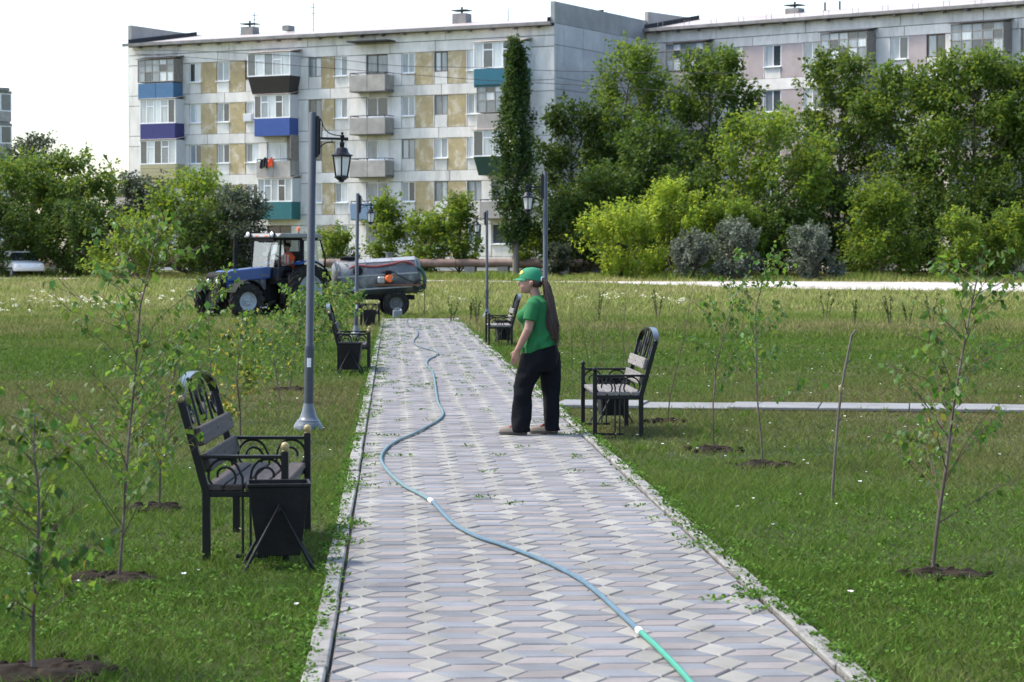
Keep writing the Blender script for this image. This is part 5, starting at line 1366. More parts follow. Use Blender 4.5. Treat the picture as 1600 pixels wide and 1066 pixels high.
def wheel(parent, name, c, rad, wid, rimr, face, steer=0, lugs=18, rim_m='rim_grey'):
    """axle along local y; face +1/-1: which side shows the rim"""
    Mx = Matrix.Translation(c) @ Matrix.Rotation(steer, 4, 'Z') @ Matrix.Rotation(math.pi/2, 4, 'X')
    h = wid/2; t = rad-rimr
    w_ = empty(name) if False else None
    b = MB(); prof = [(rimr, -h*.75), (rimr+t*.25, -h*.95), (rimr+t*.6, -h), (rad-.055, -h*.95), (rad-.03, -h*.6), (rad-.025, 0), (rad-.03, h*.6), (rad-.055, h*.95), (rimr+t*.6, h), (rimr+t*.25, h*.95), (rimr, h*.75)]
    n = 40
    for i, (r_, z) in enumerate(prof):
        for k in range(n):
            q = 2*math.pi*k/n; b.v.append(tuple(Mx @ Vector((r_*math.cos(q), r_*math.sin(q), z))))
    m = len(prof)
    for i in range(m):
        j = (i+1) % m
        for k in range(n): l = (k+1) % n; b.f.append((i*n+k, i*n+l, j*n+l, j*n+k))
    for k in range(lugs):                               # chevron treads
        for s in (-1, 1):
            q0 = 2*math.pi*(k+(.5 if s > 0 else 0))/lugs; q1 = q0+2*math.pi/lugs*.75
            vs = []
            for q, z in ((q0, 0), (q1, s*h*.97)):
                for dq in (-.035*1.1/rad, .035*1.1/rad):
                    for rr in (rad-.06, rad+.004):
                        vs.append(Mx @ Vector((rr*math.cos(q+dq), rr*math.sin(q+dq), z)))
            b.add(vs, [(0, 1, 3, 2), (4, 6, 7, 5), (0, 4, 5, 1), (2, 3, 7, 6), (1, 5, 7, 3), (0, 2, 6, 4)])
    w_ = b.build(name, M('rubber'), parent, smooth=True)
    r = MB(); z = -face*h
    Fp = [(rimr+.012, z*.78), (rimr*.97, z*.72), (rimr*.86, z*.30), (rimr*.55, z*.18), (rimr*.52, z*.35), (rimr*.30, z*.38), (rimr*.28, z*.62), (.02, z*.62)]
    for i, (r_, zz) in enumerate(Fp):
        for k in range(24): q = 2*math.pi*k/24; r.v.append(tuple(Mx @ Vector((r_*math.cos(q), r_*math.sin(q), zz))))
    for i in range(len(Fp)-1):
        for k in range(24): l = (k+1) % 24; r.f.append((i*24+k, i*24+l, (i+1)*24+l, (i+1)*24+k))
    for k in range(8):
        q = 2*math.pi*k/8; c_ = Mx @ Vector((rimr*.42*math.cos(q), rimr*.42*math.sin(q), z*.40)); r.ell(tuple(c_), (.02, .02, .02), 6, 4)
    r.build('rim', M(rim_m), w_, smooth=True)
    return w_

def fender(parent, name, c, rad, y0, y1, a0, a1, m_, th=.025, n=14):
    b = MB()
    for i in range(n+1):
        q = a0+(a1-a0)*i/n
        for r_ in (rad, rad+th):
            for y in (y0, y1): b.v.append((c[0]+r_*math.cos(q), y, c[2]+r_*math.sin(q)))
    for i in range(n):
        a, d = i*4, i*4+4
        b.f += [(a, a+1, d+1, d), (a+2, d+2, d+3, a+3), (a, d, d+2, a+2), (a+1, a+3, d+3, d+1)]
    b.f += [(0, 2, 3, 1), (n*4, n*4+1, n*4+3, n*4+2)]
    return b.build(name, M(m_), parent, smooth=False)

def tractor():
    hx, hy = -math.cos(R(48)), -math.sin(R(48)); hw = cam2world(hx, hy)
    loc = cam2world((483-800)/FPX*70-.62, 70.4, 0); loc.z = -.03
    r_ = empty('tractor', loc, math.atan2(hw.y, hw.x), 'blue wheeled tractor with black cab and grey roof parked on the meadow', 'tractor')
    WB = 2.37
    for s in (1, -1):
        wheel(r_, 'rear_wheel', (0, s*.78, .78), .78, .40, .46, s, 0, 20)
        wheel(r_, 'front_wheel', (WB, s*.76, .50), .52, .28, .27, s, R(-14), 16)
        fender(r_, 'front_fender', (WB, 0, .50), .60, s*.76-.16, s*.76+.16, R(25), R(165), 'tractor_black')
        fender(r_, 'rear_fender', (0, 0, .78), .88, s*.66-.06, s*.66+.30, R(62), R(118), 'tractor_blue'); fender(r_, 'mud_flap', (0, 0, .78), .87, s*.66-.06, s*.66+.29, R(119), R(160), 'tractor_black')
    MB().box(-.3, 1.0, -.22, .22, .5, .98).box(.9, 2.75, -.2, .2, .48, .9).box(WB-.1, WB+.1, -.62, .62, .42, .56).box(-.12, .12, -.6, .6, .62, .92).box(2.6, 2.95, -.24, .24, .45, .8).build('chassis', M('tractor_black'), r_, bevel=.02)
    MB().box(1.15, 2.4, -.25, .25, .82, 1.16).tube([(1.4, .25, 1.0), (1.4, .34, 1.0), (1.4, .34, 1.12)], .05, 8).tube([(1.75, .26, .8), (2.1, .26, .8)], .06, 8).build('engine', M('tractor_grey'), r_, bevel=.02)
    # hood: slopes down to the front
    prof = [(1.02, 1.14), (2.72, 1.06), (2.72, 1.32), (2.55, 1.38), (1.02, 1.50)]
    MB().prism(prof, 'y', -.31, .31).build('hood', M('tractor_blue'), r_, bevel=.03, seg=2)
    MB().prism([(2.721, .80), (2.98, .80), (3.0, 1.22), (2.92, 1.32), (2.721, 1.35)], 'y', -.31, .31).build('grille', M('tractor_black'), r_, bevel=.03)
    for s in (1, -1):
        b = MB().box(2.25, 2.72, s*.285-.02, s*.285+.02, .80, 1.06)
        for i in range(5): b.box(2.27, 2.70, s*.285-.03, s*.285+.03, .83+i*.045, .85+i*.045)
        b.build('side_louvre', M('tractor_blue'), r_)
        MB().box(1.10, 1.42, s*.312-.004, s*.312+.004, 1.22, 1.27).build('hood_badge', M('tractor_grey'), r_)
        MB().ell((2.985, s*.2, 1.08), (.03, .07, .07), 10, 6).build('headlight', M('lamp_glass'), r_, smooth=True)
    # cab
    X0, X1, W = -.52, .98, .70; zb, zt = 1.08, 2.34
    post = M('tractor_black')
    for s in (1, -1):
        MB().tube([(X1, s*W*.86, zb), (X1-.10, s*W*.86, zt)], .032, 8).build('cab_pillar', post, r_)
        MB().tube([(.18, s*W, .95), (.15, s*W*.97, zt)], .04, 8).build('cab_pillar', post, r_)
        MB().tube([(X0, s*W, 1.5), (X0+.10, s*W*.95, zt)], .04, 8).build('cab_pillar', post, r_)
        MB().box(.22, X1, s*W*.9-.03, s*W*.9+.03, .9, 1.14).box(X0, .18, s*W-.03, s*W+.03, 1.42, 1.56).build('cab_side', post, r_, bevel=.01)
        MB().add([(X0+.06, s*W*.99, 1.57), (.13, s*W*.99, 1.57), (.12, s*W*.965, zt-.02), (X0+.12, s*W*.955, zt-.02)], [(0, 1, 2, 3)]).build('rear_side_window', CAB_GLASS, r_)
        MB().box(.45, .95, s*.72-.12, s*.72+.12, .42, .46).box(.45, .48, s*.72-.1, s*.72+.1, .46, .9).box(.92, .95, s*.72-.1, s*.72+.1, .46, .9).box(.5, .9, s*.72-.1, s*.72+.1, .66, .69).build('step', post, r_)
    # far door closed, near door swung open against the rear window
    MB().add([(.22, -W*.97, 1.16), (X1-.04, -W*.9, 1.16), (X1-.12, -W*.88, zt-.02), (.18, -W*.96, zt-.02)], [(0, 1, 2, 3)]).build('door_window', SHADE_GLASS, r_)
    dr = MB().tube([(.14, W+.06, 1.0), (-.55, W+.22, 1.0), (-.60, W+.21, 1.75), (-.45, W+.16, zt-.06), (.12, W+.04, zt-.06)], .028, 8, closed=True).build('door', post, r_)
    MB().add([(.12, W+.06, 1.42), (-.56, W+.21, 1.42), (-.45, W+.16, zt-.08), (.10, W+.04, zt-.08)], [(0, 1, 2, 3)]).build('door_glass', CAB_GLASS, dr)
    MB().add([(X1, -W*.84, 1.2), (X1, W*.84, 1.2), (X1-.10, W*.84, zt-.02), (X1-.10, -W*.84, zt-.02)], [(0, 1, 2, 3)]).build('windshield', CAB_GLASS, r_)
    MB().tube([(X1+.02, .15, 1.25), (X1-.03, .12, 1.8), (X1-.06, .3, 2.25)], .012, 5).build('wiper', post, r_)
    MB().add([(X0, -W*.97, 1.5), (X0, W*.97, 1.5), (X0+.1, W*.93, zt-.02), (X0+.1, -W*.93, zt-.02)], [(0, 1, 2, 3)]).build('rear_window', SHADE_GLASS, r_)
    MB().box(X0, X1, -W*.86, W*.86, 1.02, 1.08).box(X0-.02, X0+.03, -W, W, 1.0, 1.5).box(X1-.03, X1+.02, -W*.84, W*.84, 1.0, 1.2).build('cab_floor', post, r_); MB().box(X0-.05, X1, -W*.9, W*.9, zt-.06, zt-.002).box(X0+.02, X0+.06, -W*.94, W*.94, 1.5, 1.95).build('dark_liner', post, r_)  # ceiling liner and rear panel added to keep the cab interior dark
    MB().prism([(X0-.12, zt), (X1+.12, zt), (X1+.14, zt+.05), (X1+.02, zt+.13), (X0+.05, zt+.15), (X0-.12, zt+.07)], 'y', -W-.06, W+.06).build('cab_roof', M('cab_roof_grey'), r_, bevel=.03, seg=2)
    MB().box(X1-.02, X1+.10, -W*.7, W*.7, zt-.10, zt-.005).build('visor', post, r_)
    for s in (1, -1):
        k = MB().lathe([(.03, -.10), (.10, -.02), (.105, .02)], 14, (X1+.17, s*.52, zt+.10), Matrix.Rotation(math.pi/2, 4, 'Y')).tube([(X1+.08, s*.52, zt+.03), (X1+.1, s*.52, zt+.1)], .015, 6).build('work_lamp', post, r_, smooth=True)
        MB().lathe([(.082, .0), (.06, .025), (.02, .035)], 14, (X1+.185, s*.52, zt+.10), Matrix.Rotation(math.pi/2, 4, 'Y')).build('lamp_lens', M('lamp_glass'), k, smooth=True)
        MB().box(X1+.10, X1+.14, s*.2-.05, s*.2+.05, zt+.04, zt+.07).build('marker_light', M('orange_lamp'), r_)
    bk = MB().lathe([(.05, 0), (.05, .02), (.055, .025), (.05, .10), (.03, .115)], 14, (.30, W+.03, zt+.20)).build('beacon', M('orange_lamp'), r_, smooth=True)
    MB().tube([(.30, W+.05, zt-.4), (.30, W+.03, zt+.20)], .012, 6).build('beacon_rod', post, bk)
    # exhaust, mirror, seat, wheel
    MB().tube([(1.75, -.42, 1.0), (1.75, -.42, 1.35)], .045, 10).tube([(1.75, -.42, 1.35), (1.75, -.42, 2.05)], .075, 12).tube([(1.75, -.42, 2.05), (1.75, -.42, 2.45)], .04, 10).build('exhaust', post, r_, smooth=True)
    MB().tube([(X1-.05, -W*.88, 2.1), (X1+.25, -W-.28, 2.15)], .015, 6).box(X1+.2, X1+.24, -W-.42, -W-.24, 1.9, 2.25).build('mirror', post, r_)
    MB().box(-.25, .22, -.25, .25, 1.2, 1.34).box(-.32, -.22, -.25, .25, 1.34, 1.9).box(-.15, .15, -.15, .15, 1.08, 1.2).build('seat', M('dark_cloth'), r_, bevel=.03)
    P = [(.55+.06*math.sin(q), .2*math.cos(q), 1.68+.17*math.sin(q)) for q in [2*math.pi*i/20 for i in range(20)]]
    MB().tube(P, .014, 6, closed=True).tube([(.55, 0, 1.68), (.72, 0, 1.15)], .03, 8).build('steering_wheel', post, r_)
    MB().box(.72, .96, -.3, .3, 1.08, 1.45).build('dashboard', post, r_, bevel=.03)
    MB().box(-.95, -.3, -.06, .06, .46, .54).tube([(-.3, .3, .75), (-.85, .3, .5)], .03, 6).tube([(-.3, -.3, .75), (-.85, -.3, .5)], .03, 6).build('drawbar', post, r_)
    return r_, loc
TR, TRL = tractor()

def remesh(b, name, mat_, vox, parent=None, smooth_it=2, fac=.5):
    """fuse overlapping shapes into one continuous surface"""
    me = b.mesh('tmp', mat_); o = bpy.data.objects.new('tmp', me); COL.objects.link(o)
    m = o.modifiers.new('r', 'REMESH'); m.mode = 'VOXEL'; m.voxel_size = vox; m.use_smooth_shade = True
    if smooth_it: s = o.modifiers.new('s', 'SMOOTH'); s.iterations = smooth_it; s.factor = fac
    dg = bpy.context.evaluated_depsgraph_get(); ev = o.evaluated_get(dg)
    out = bpy.data.meshes.new_from_object(ev); bpy.data.objects.remove(o); bpy.data.meshes.remove(me)
    out.name = name; out.materials.clear(); out.materials.append(mat_)
    out.polygons.foreach_set('use_smooth', [True]*len(out.polygons))
    return link(name, out, parent)
def ering(c, rx, ry, n=20, tilt=0, rotz=0, sq=2.0, tx=None):
    """super-ellipse ring at c; tilt: how much z rises per unit of x"""
    out = []
    for k in range(n):
        q = 2*math.pi*k/n; cx, sy = math.cos(q), math.sin(q)
        x = rx*math.copysign(abs(cx)**(2/sq), cx); y = ry*math.copysign(abs(sy)**(2/sq), sy)
        xr = x*math.cos(rotz)-y*math.sin(rotz); yr = x*math.sin(rotz)+y*math.cos(rotz)
        out.append((c[0]+xr, c[1]+yr, c[2]+tilt*xr))
    return out

def driver():
    # sits on the tractor seat, facing the hood, looking towards the open door
    o = empty('person', (0, 0, 0), 0, 'tractor driver in orange vest seated in the cab', 'person')
    o.matrix_world = TR.matrix_basis.copy() @ Matrix.Translation((.02, 0, 0))
    b = MB()
    b.loft([ering((0, 0, 1.36), .14, .18), ering((0, 0, 1.6), .13, .18), ering((.02, 0, 1.80), .12, .20), ering((.02, 0, 1.88), .09, .15), ering((.03, 0, 1.92), .055, .06), ering((.04, 0, 1.98), .05, .055)])
    b.ell((.06, .0, 2.07), (.095, .08, .115), 16, 12).ell((.155, .01, 2.055), (.02, .015, .02), 8, 6)
    for s in (1, -1):
        b.tube([(.02, s*.19, 1.80), (.10, s*.27, 1.58), (.33, s*.24, 1.56), (.50, s*.17, 1.66)], [.06, .052, .045, .035], 10)
        b.ell((.54, s*.165, 1.69), (.045, .03, .035), 8, 6)
        for f in range(4): b.tube([(.55, s*.165-.02+f*.013, 1.70), (.575, s*.165-.02+f*.013, 1.705), (.575, s*.165-.02+f*.013, 1.675)], .009, 6)
        b.tube([(.55, s*.14, 1.69), (.57, s*.12, 1.67)], .01, 6)
        b.tube([(.02, s*.10, 1.40), (.42, s*.15, 1.42), (.50, s*.15, 1.12), (.60, s*.15, 1.10)], [.09, .07, .05, .04], 10)
    remesh(b, 'body', M('skin'), .012, o)
    v = MB().loft([ering((0, 0, 1.42), .155, .195), ering((0, 0, 1.6), .148, .195), ering((.02, 0, 1.79), .135, .212), ering((.02, 0, 1.885), .10, .16), ering((.03, 0, 1.91), .075, .09)])
    for s in (1, -1): v.tube([(.02, s*.19, 1.80), (.06, s*.235, 1.68)], [.075, .07], 10)
    ve = remesh(v, 'safety_vest', M('vest_orange'), .014, o)
    MB().box(.10, .165, -.03, .03, 1.45, 1.86).box(.10, .16, .09, .13, 1.45, 1.84).box(.10, .16, -.13, -.09, 1.45, 1.84).build('reflective_strip', M('vest_grey'), ve)
    t = MB()
    for s in (1, -1): t.tube([(0, s*.10, 1.42), (.42, s*.15, 1.43), (.49, s*.15, 1.15)], [.11, .088, .07], 12)
    remesh(t, 'trousers', M('dark_cloth'), .014, o)
    MB().ell((.04, 0, 2.12), (.105, .09, .085), 14, 8).box(.10, .19, -.06, .06, 2.10, 2.115).build('cap', M('dark_cloth'), o, smooth=True)
driver()

def tank():
    c = cam2world((588-800)/FPX*71.5, 71.5); u = cam2world(1, .16).normalized()
    r_ = empty('tank_trailer', (c.x, c.y, -.03), math.atan2(u.y, u.x), 'grey water tank trailer with red and black hoses behind the tractor', 'trailer')
    T = Matrix.Translation((0, 0, 1.20)) @ Matrix.Rotation(R(-3.5), 4, 'Y')
    hl = 1.22
    # body: flattened drum; sunlight on its flat top painted in as paler metal
    def sec(x, k):
        pts = [(-.56, .22), (-.44, .43), (-.22, .52), (.22, .52), (.44, .43), (.56, .22), (.58, -.05), (.55, -.30), (.44, -.50), (.2, -.58), (-.2, -.58), (-.44, -.50), (-.55, -.30), (-.58, -.05)]
        return [T @ Vector((x, y*k, z*k)) for y, z in pts]
    b = MB().loft([sec(-hl-.10, .72), sec(-hl, .97), sec(-hl+.05, 1), sec(hl-.05, 1), sec(hl, .97), sec(hl+.10, .72)])
    tk = b.build('tank', M('tank_grey'), r_, smooth=True)
    MB().loft([[T @ Vector((x, y, z)) for y, z in ((-.45, .435), (-.22, .532), (.22, .532), (.45, .435), (.22, .515), (-.22, .515))] for x in (-.55, hl-.05)]).build('sunlit_top', M('tank_worn_sunlit'), tk)
    for x in (-hl+.06, -.35, .45, hl-.06):
        MB().tube([v*1 for v in [T @ Vector((x, y*1.015, z*1.015)) for y, z in ((-.56, .22), (-.44, .43), (-.22, .52), (.22, .52), (.44, .43), (.56, .22), (.58, -.05), (.55, -.30), (.44, -.50), (.2, -.58), (-.2, -.58), (-.44, -.50), (-.55, -.30), (-.58, -.05))]], .018, 5, closed=True).build('tank_band', M('tank_grey'), tk)
    for z in (.02, -.38): MB().add([T @ Vector(p) for p in ((-hl, -.60, z), (hl, -.60, z), (hl, -.55, z), (-hl, -.55, z), (-hl, -.60, z+.045), (hl, -.60, z+.045), (hl, -.55, z+.045), (-hl, -.55, z+.045))], [(3, 2, 1, 0), (4, 5, 6, 7), (0, 1, 5, 4), (1, 2, 6, 5), (2, 3, 7, 6), (3, 0, 4, 7)]).build('side_rail', M('tank_worn_sunlit'), tk)
    hp = T @ Vector((-.80, 0, .52)); MB().lathe([(.26, 0), (.26, .07), (.29, .08), (.29, .11), (.05, .13)], 18, tuple(hp)).build('hatch', M('tractor_black'), r_, smooth=True)
    hp = T @ Vector((.42, 0, .52)); MB().lathe([(.09, 0), (.09, .14), (.11, .15), (.11, .18)], 14, tuple(hp)).build('filler_neck', M('tractor_grey'), r_, smooth=True)
    MB().tube([T @ Vector(p) for p in ((-hl+.02, -.3, .40), (-hl-.05, -.42, .55), (-hl+.02, -.5, .25), (-hl+.28, -.52, .0))], .035, 8).tube([T @ Vector(p) for p in ((-hl+.02, -.3, .40), (-hl+.3, -.45, .42), (-hl+.28, -.52, .1))], .03, 8).build('bracket_pipe', M('tank_worn_sunlit'), r_, smooth=True)
    MB().box(-hl-.1, hl-.1, -.38, -.30, .50, .64).box(-hl-.1, hl-.1, .30, .38, .50, .64).box(.42, .54, -.7, .7, .34, .46).box(-1.0, -.9, -.4, .4, .48, .62).build('frame', M('tractor_black'), r_, bevel=.01)
    MB().tube([(-hl, .3, .55), (-2.5, 0, .50)], .05, 8).tube([(-hl, -.3, .55), (-2.5, 0, .50)], .05, 8).build('drawbar', M('tank_worn_sunlit'), r_)
    MB().tube([(-1.55, -.2, .55), (-1.55, -.2, -.02)], .04, 8).lathe([(.1, -.03), (.1, 0)], 12, (-1.55, -.2, .0)).build('jack_stand', M('tractor_black'), r_)
    for s in (1, -1): wheel(r_, 'trailer_wheel', (.52, s*.66, .39), .39, .24, .20, s, 0, 22, 'tractor_grey')
    # hoses and the orange hand pump
    red = [T @ Vector(p) for p in ((-.85, -.50, .28), (-.6, -.50, .36), (-.1, -.53, .30), (.4, -.53, .34), (.75, -.52, .40), (1.0, -.52, .34), (1.15, -.52, .20))]
    MB().tube(catmull(red, 5), .034, 8).build('red_hose', M('hose_red'), r_, smooth=True)
    bl = [T @ Vector(p) for p in ((1.15, -.52, .22), (1.32, -.55, .10), (1.40, -.56, -.15), (1.34, -.56, -.38), (1.18, -.56, -.45))]
    MB().tube(catmull(bl, 5), .06, 8).build('suction_hose', M('hose_dgreen'), r_, smooth=True)
    lp = MB()
    for k, (r0, z) in enumerate(((.16, -.32), (.19, -.36), (.14, -.42))):
        lp.tube([T @ Vector((1.22+r0*math.cos(q), -.60-.02*k, z+r0*.9*math.sin(q))) for q in [2*math.pi*i/16 for i in range(16)]], .016, 6, closed=True)
    lp.tube([T @ Vector((1.36, -.58, -.30)), Vector((1.40, -.60, .5)), Vector((1.38, -.62, .05)), Vector((1.30, -.62, .02))], .013, 6)
    lp.tube([T @ Vector((.12, -.6, .12)), T @ Vector((.45, -.64, .10)), T @ Vector((.85, -.62, -.15)), T @ Vector((1.2, -.60, -.30))], .014, 6)
    lp.build('coiled_hose', M('hose_black'), r_, smooth=True)
    g = T @ Vector((.32, -.70, -.08))
    pm = MB().lathe([(.10, -.10), (.13, -.06), (.13, .06), (.10, .10)], 16, tuple(g), Matrix.Rotation(math.pi/2, 4, 'X')).lathe([(.07, -.16), (.085, -.10)], 12, tuple(g), Matrix.Rotation(math.pi/2, 4, 'X')).build('pump', M('orange_lamp'), r_, smooth=True)
    MB().lathe([(.05, -.05), (.06, 0), (.04, .06)], 10, tuple(g+Vector((.1, -.12, -.02)))).build('pump_valve', M('tractor_grey'), pm, smooth=True)
    MB().box(g.x-.14, g.x+.06, g.y-.08, g.y+.1, g.z+.11, g.z+.25).build('pump_motor', M('tractor_black'), pm, bevel=.03)
    MB().box(g.x-.35, g.x-.12, g.y-.02, g.y+.14, g.z-.16, g.z+.06).build('pump_guard', M('tank_worn_sunlit'), pm, bevel=.04)
    MB().box(g.x-.4, g.x+1.0, g.y+.02, g.y+.10, g.z-.22, g.z-.17).build('pump_shelf', M('rust'), r_)
    q = T @ Vector((-.60, -.60, .20)); MB().lathe([(.13, -.05), (.15, 0), (.13, .05)], 14, tuple(q), Matrix.Rotation(math.pi/2, 4, 'X')).lathe([(.06, -.12), (.06, -.04)], 10, tuple(q), Matrix.Rotation(math.pi/2, 4, 'X')).build('coupling', M('tractor_black'), r_, smooth=True)
tank()
def drum():
    p = gp(621, 496); o = empty('canister', (p.x, p.y, -.03), R(10), 'grey plastic canister on the ground by the trailer wheel', 'canister')
    MB().box(-.13, .13, -.09, .09, 0, .24).build('body', M('drum_grey'), o, bevel=.03, seg=2)
    MB().tube([(-.07, 0, .235), (-.06, 0, .29), (.04, 0, .29), (.05, 0, .235)], .014, 6).build('handle', M('drum_grey'), o)
    MB().lathe([(.025, .235), (.025, .275)], 10, (.095, 0, 0)).build('lid', M('white_plastic'), o)
drum()
# ================================================================ girl in green, facing -x (towards the left of the path)
def girl():
    g = gp(835, 679.5)
    o = empty('person', (g.x, g.y, 0), R(-YAW*57.3-17), 'girl in green cap and T-shirt with a long brown ponytail standing on the path', 'person')
    skin = M('skin')
    b = MB()
    # head, seen in profile
    hc = Vector((-.045, 0, 1.452))
    rings = [(1.338, -.075, .030, .030), (1.348, -.078, .052, .046), (1.37, -.068, .072, .060), (1.40, -.054, .088, .068), (1.43, -.047, .096, .072), (1.46, -.042, .100, .075), (1.49, -.036, .101, .076), (1.52, -.030, .096, .073), (1.545, -.026, .078, .06), (1.56, -.024, .05, .04)]
    b.loft([ering((x, 0, z), rx, ry, 24) for z, x, rx, ry in rings])
    b.loft([ering((.03, 0, 1.26), .062, .066), ering((.012, 0, 1.32), .052, .054), ering((-.005, 0, 1.37), .05, .052), ering((-.01, 0, 1.41), .05, .05)])
    # nose, lips, chin, cheek, ear
    b.loft([ering((-.140, 0, 1.455), .006, .008, 10), ering((-.149, 0, 1.435), .014, .012, 10), ering((-.152, 0, 1.418), .017, .016, 10), ering((-.142, 0, 1.409), .012, .013, 10)])
    b.ell((-.136, 0, 1.392), (.012, .022, .008), 10, 6).ell((-.133, 0, 1.378), (.012, .020, .008), 10, 6).ell((-.122, 0, 1.356), (.018, .022, .016), 10, 6)
    for s in (1, -1):
        b.ell((-.092, s*.040, 1.402), (.034, .027, .034), 10, 8)
        b.loft([ering((-.012, s*.074, 1.405), .010, .007, 10), ering((-.008, s*.082, 1.425), .020, .010, 10), ering((-.004, s*.085, 1.448), .022, .010, 10), ering((-.006, s*.078, 1.462), .012, .007, 10)])
    # torso inside the shirt
    b.loft([ering((.06, 0, .72), .13, .165), ering((.06, 0, .88), .15, .175), ering((.05, 0, 1.05), .135, .16), ering((.05, 0, 1.2), .12, .17), ering((.05, 0, 1.27), .08, .12), ering((.035, 0, 1.30), .058, .06)])
    # arms: the near (left) one hangs forward, the far one behind the body
    def arm(s, sh, el, wr, hand):
        b.tube([sh, Vector(sh).lerp(Vector(el), .5), el], [.050, .047, .040], 12)
        b.ell(tuple(el), (.0415, .0415, .0415), 14, 10)
        b.tube([el, Vector(el).lerp(Vector(wr), .35), wr], [.040, .038, .026], 12)
        d = (Vector(hand)-Vector(wr)).normalized(); w0 = Vector(wr)
        side = Vector((-1, 0, 0)); side = (side-d*side.dot(d)).normalized(); nrm = d.cross(side)
        # palm
        b.loft([[w0+d*t+side*(a*math.cos(q))+nrm*(c*math.sin(q)) for q in [2*math.pi*k/12 for k in range(12)]] for t, a, c in ((-.01, .026, .020), (.03, .036, .019), (.07, .040, .016), (.088, .037, .013))])
        inw = nrm*(-1 if s < 0 else 1)*(-1)
        for k, (off, ln) in enumerate(((.031, .066), (.0105, .075), (-.0105, .071), (-.031, .056))):
            p0 = w0+d*.078+side*off; p1 = p0+d*ln*.45+inw*.004; p2 = p1+(d*.95+inw*.22).normalized()*ln*.34; p3 = p2+(d*.85+inw*.4).normalized()*ln*.28
            b.tube([p0, p1, p2, p3], [.0078, .0076, .0070, .0058], 8)
        t0 = w0+d*.02+side*.026; t1 = t0+(d*.7+side*.6+inw*.3).normalized()*.035; t2 = t1+(d+inw*.35).normalized()*.03
        b.tube([t0, t1, t2], [.013, .011, .008], 8)
    arm(-1, (.045, -.175, 1.235), (.005, -.225, 1.0), (-.105, -.215, .800), (-.130, -.20, .72))
    arm(1, (.045, .175, 1.235), (.06, .225, 1.0), (.02, .225, .80), (.0, .22, .72))
    # ankles and feet
    legs = ((-1, (-.125, -.095), (-.145, -.10), R(8)), (1, (.125, .085), (.118, .088), R(-6)))
    for s, an, ft, tw in legs:
        b.tube([(.02 if s < 0 else .07, s*.10, .75), (-.07 if s < 0 else .10, s*.10, .42), (an[0]+.03, an[1], .10), (an[0]+.025, an[1], .045)], [.06, .045, .038, .038], 12)
        b.loft([ering((an[0]+.055, an[1], .045), .02, .028, 12), ering((an[0]+.03, an[1], .075), .05, .036, 12)])
        b.tube([(an[0]+.06, an[1], .045), (an[0]-.03, an[1], .05), (an[0]-.12, an[1]-.005, .035), (an[0]-.165, an[1]-.008, .03)], [.034, .036, .034, .02], 12, flat=1.15)
    body = remesh(b, 'body', skin, .0055, o, 2)
    # eyes and brows
    for s in (1, -1):
        e = MB().ell((-.126, s*.034, 1.447), (.009, .011, .0075), 10, 6).build('eye', M('eye_white'), o, smooth=True)
        MB().ell((-.1335, s*.035, 1.447), (.003, .005, .005), 8, 5).build('iris', M('eye_dark'), e)
        MB().tube([(-.133, s*.018, 1.463), (-.130, s*.034, 1.467), (-.116, s*.05, 1.462)], [.0025, .0035, .002], 6).build('eyebrow', M('hair_brown'), o)
    MB().ell((-.146, 0, 1.3915), (.005, .016, .0045), 8, 5).ell((-.143, 0, 1.380), (.005, .015, .005), 8, 5).build('lips', M('lip'), o, smooth=True)
    # T-shirt: one fused shell with sleeves; the hem hangs lower in front
    t = MB(); tl = .30
    R_ = [((.058, .80), .178, .205, .34), ((.055, .86), .175, .205, .26), ((.050, .93), .166, .20, .15), ((.042, 1.02), .156, .19, .05), ((.032, 1.10), .158, .185, 0), ((.028, 1.15), .156, .187, 0), ((.036, 1.21), .140, .192, 0), ((.050, 1.26), .118, .170, 0), ((.045, 1.295), .084, .115, 0), ((.038, 1.318), .068, .078, .1)]
    def fold(z, q): return .008*math.sin(q*5+z*38)+.007*math.sin(q*3-z*55)+.005*math.sin(q*9+z*70)
    rings = []
    for (x, z), rx, ry, ti in R_:
        rg = ering((x, 0, z), rx*.93, ry*.95, 36, ti, sq=2.2); k = max(0, min(1, (1.12-z)/.3))
        rg = [(p[0]+fold(p[2], math.atan2(p[1], p[0]-x))*k*1.4, p[1]+fold(p[2]+.1, math.atan2(p[1], p[0]-x))*k*1.4, p[2]) for p in rg]
        rings.append(rg)
    t.loft(rings)
    t.tube([(.045, -.14, 1.255), (.040, -.185, 1.225), (.028, -.215, 1.15), (.018, -.228, 1.085)], [.066, .068, .064, .064], 16)
    t.tube([(.045, .14, 1.255), (.045, .185, 1.225), (.05, .215, 1.15), (.055, .228, 1.085)], [.066, .068, .064, .064], 16)
    for s in (-1, 1): t.ell((-.075, s*.075, 1.125), (.075, .08, .075), 14, 10)
    remesh(t, 't_shirt', M('shirt_green'), .008, o, 3)
    # wide black trousers
    p = MB()
    p.loft([ering((.062, 0, .905), .125, .155, 28, .1), ering((.068, 0, .86), .146, .172, 28), ering((.076, 0, .78), .158, .182, 28), ering((.066, 0, .68), .152, .178, 28), ering((.056, 0, .60), .12, .165, 28)])
    def leg(pts):
        rg = []
        for i, (x, y, z, rx, ry) in enumerate(pts):
            r0 = ering((x, y, z), rx*.96, ry*.96, 24); rg.append([(q[0]+.010*math.sin(z*46+3*math.atan2(q[1]-y, q[0]-x)), q[1]+.009*math.sin(z*37+2*math.atan2(q[1]-y, q[0]-x)), q[2]) for q in r0])
        p.loft(rg)
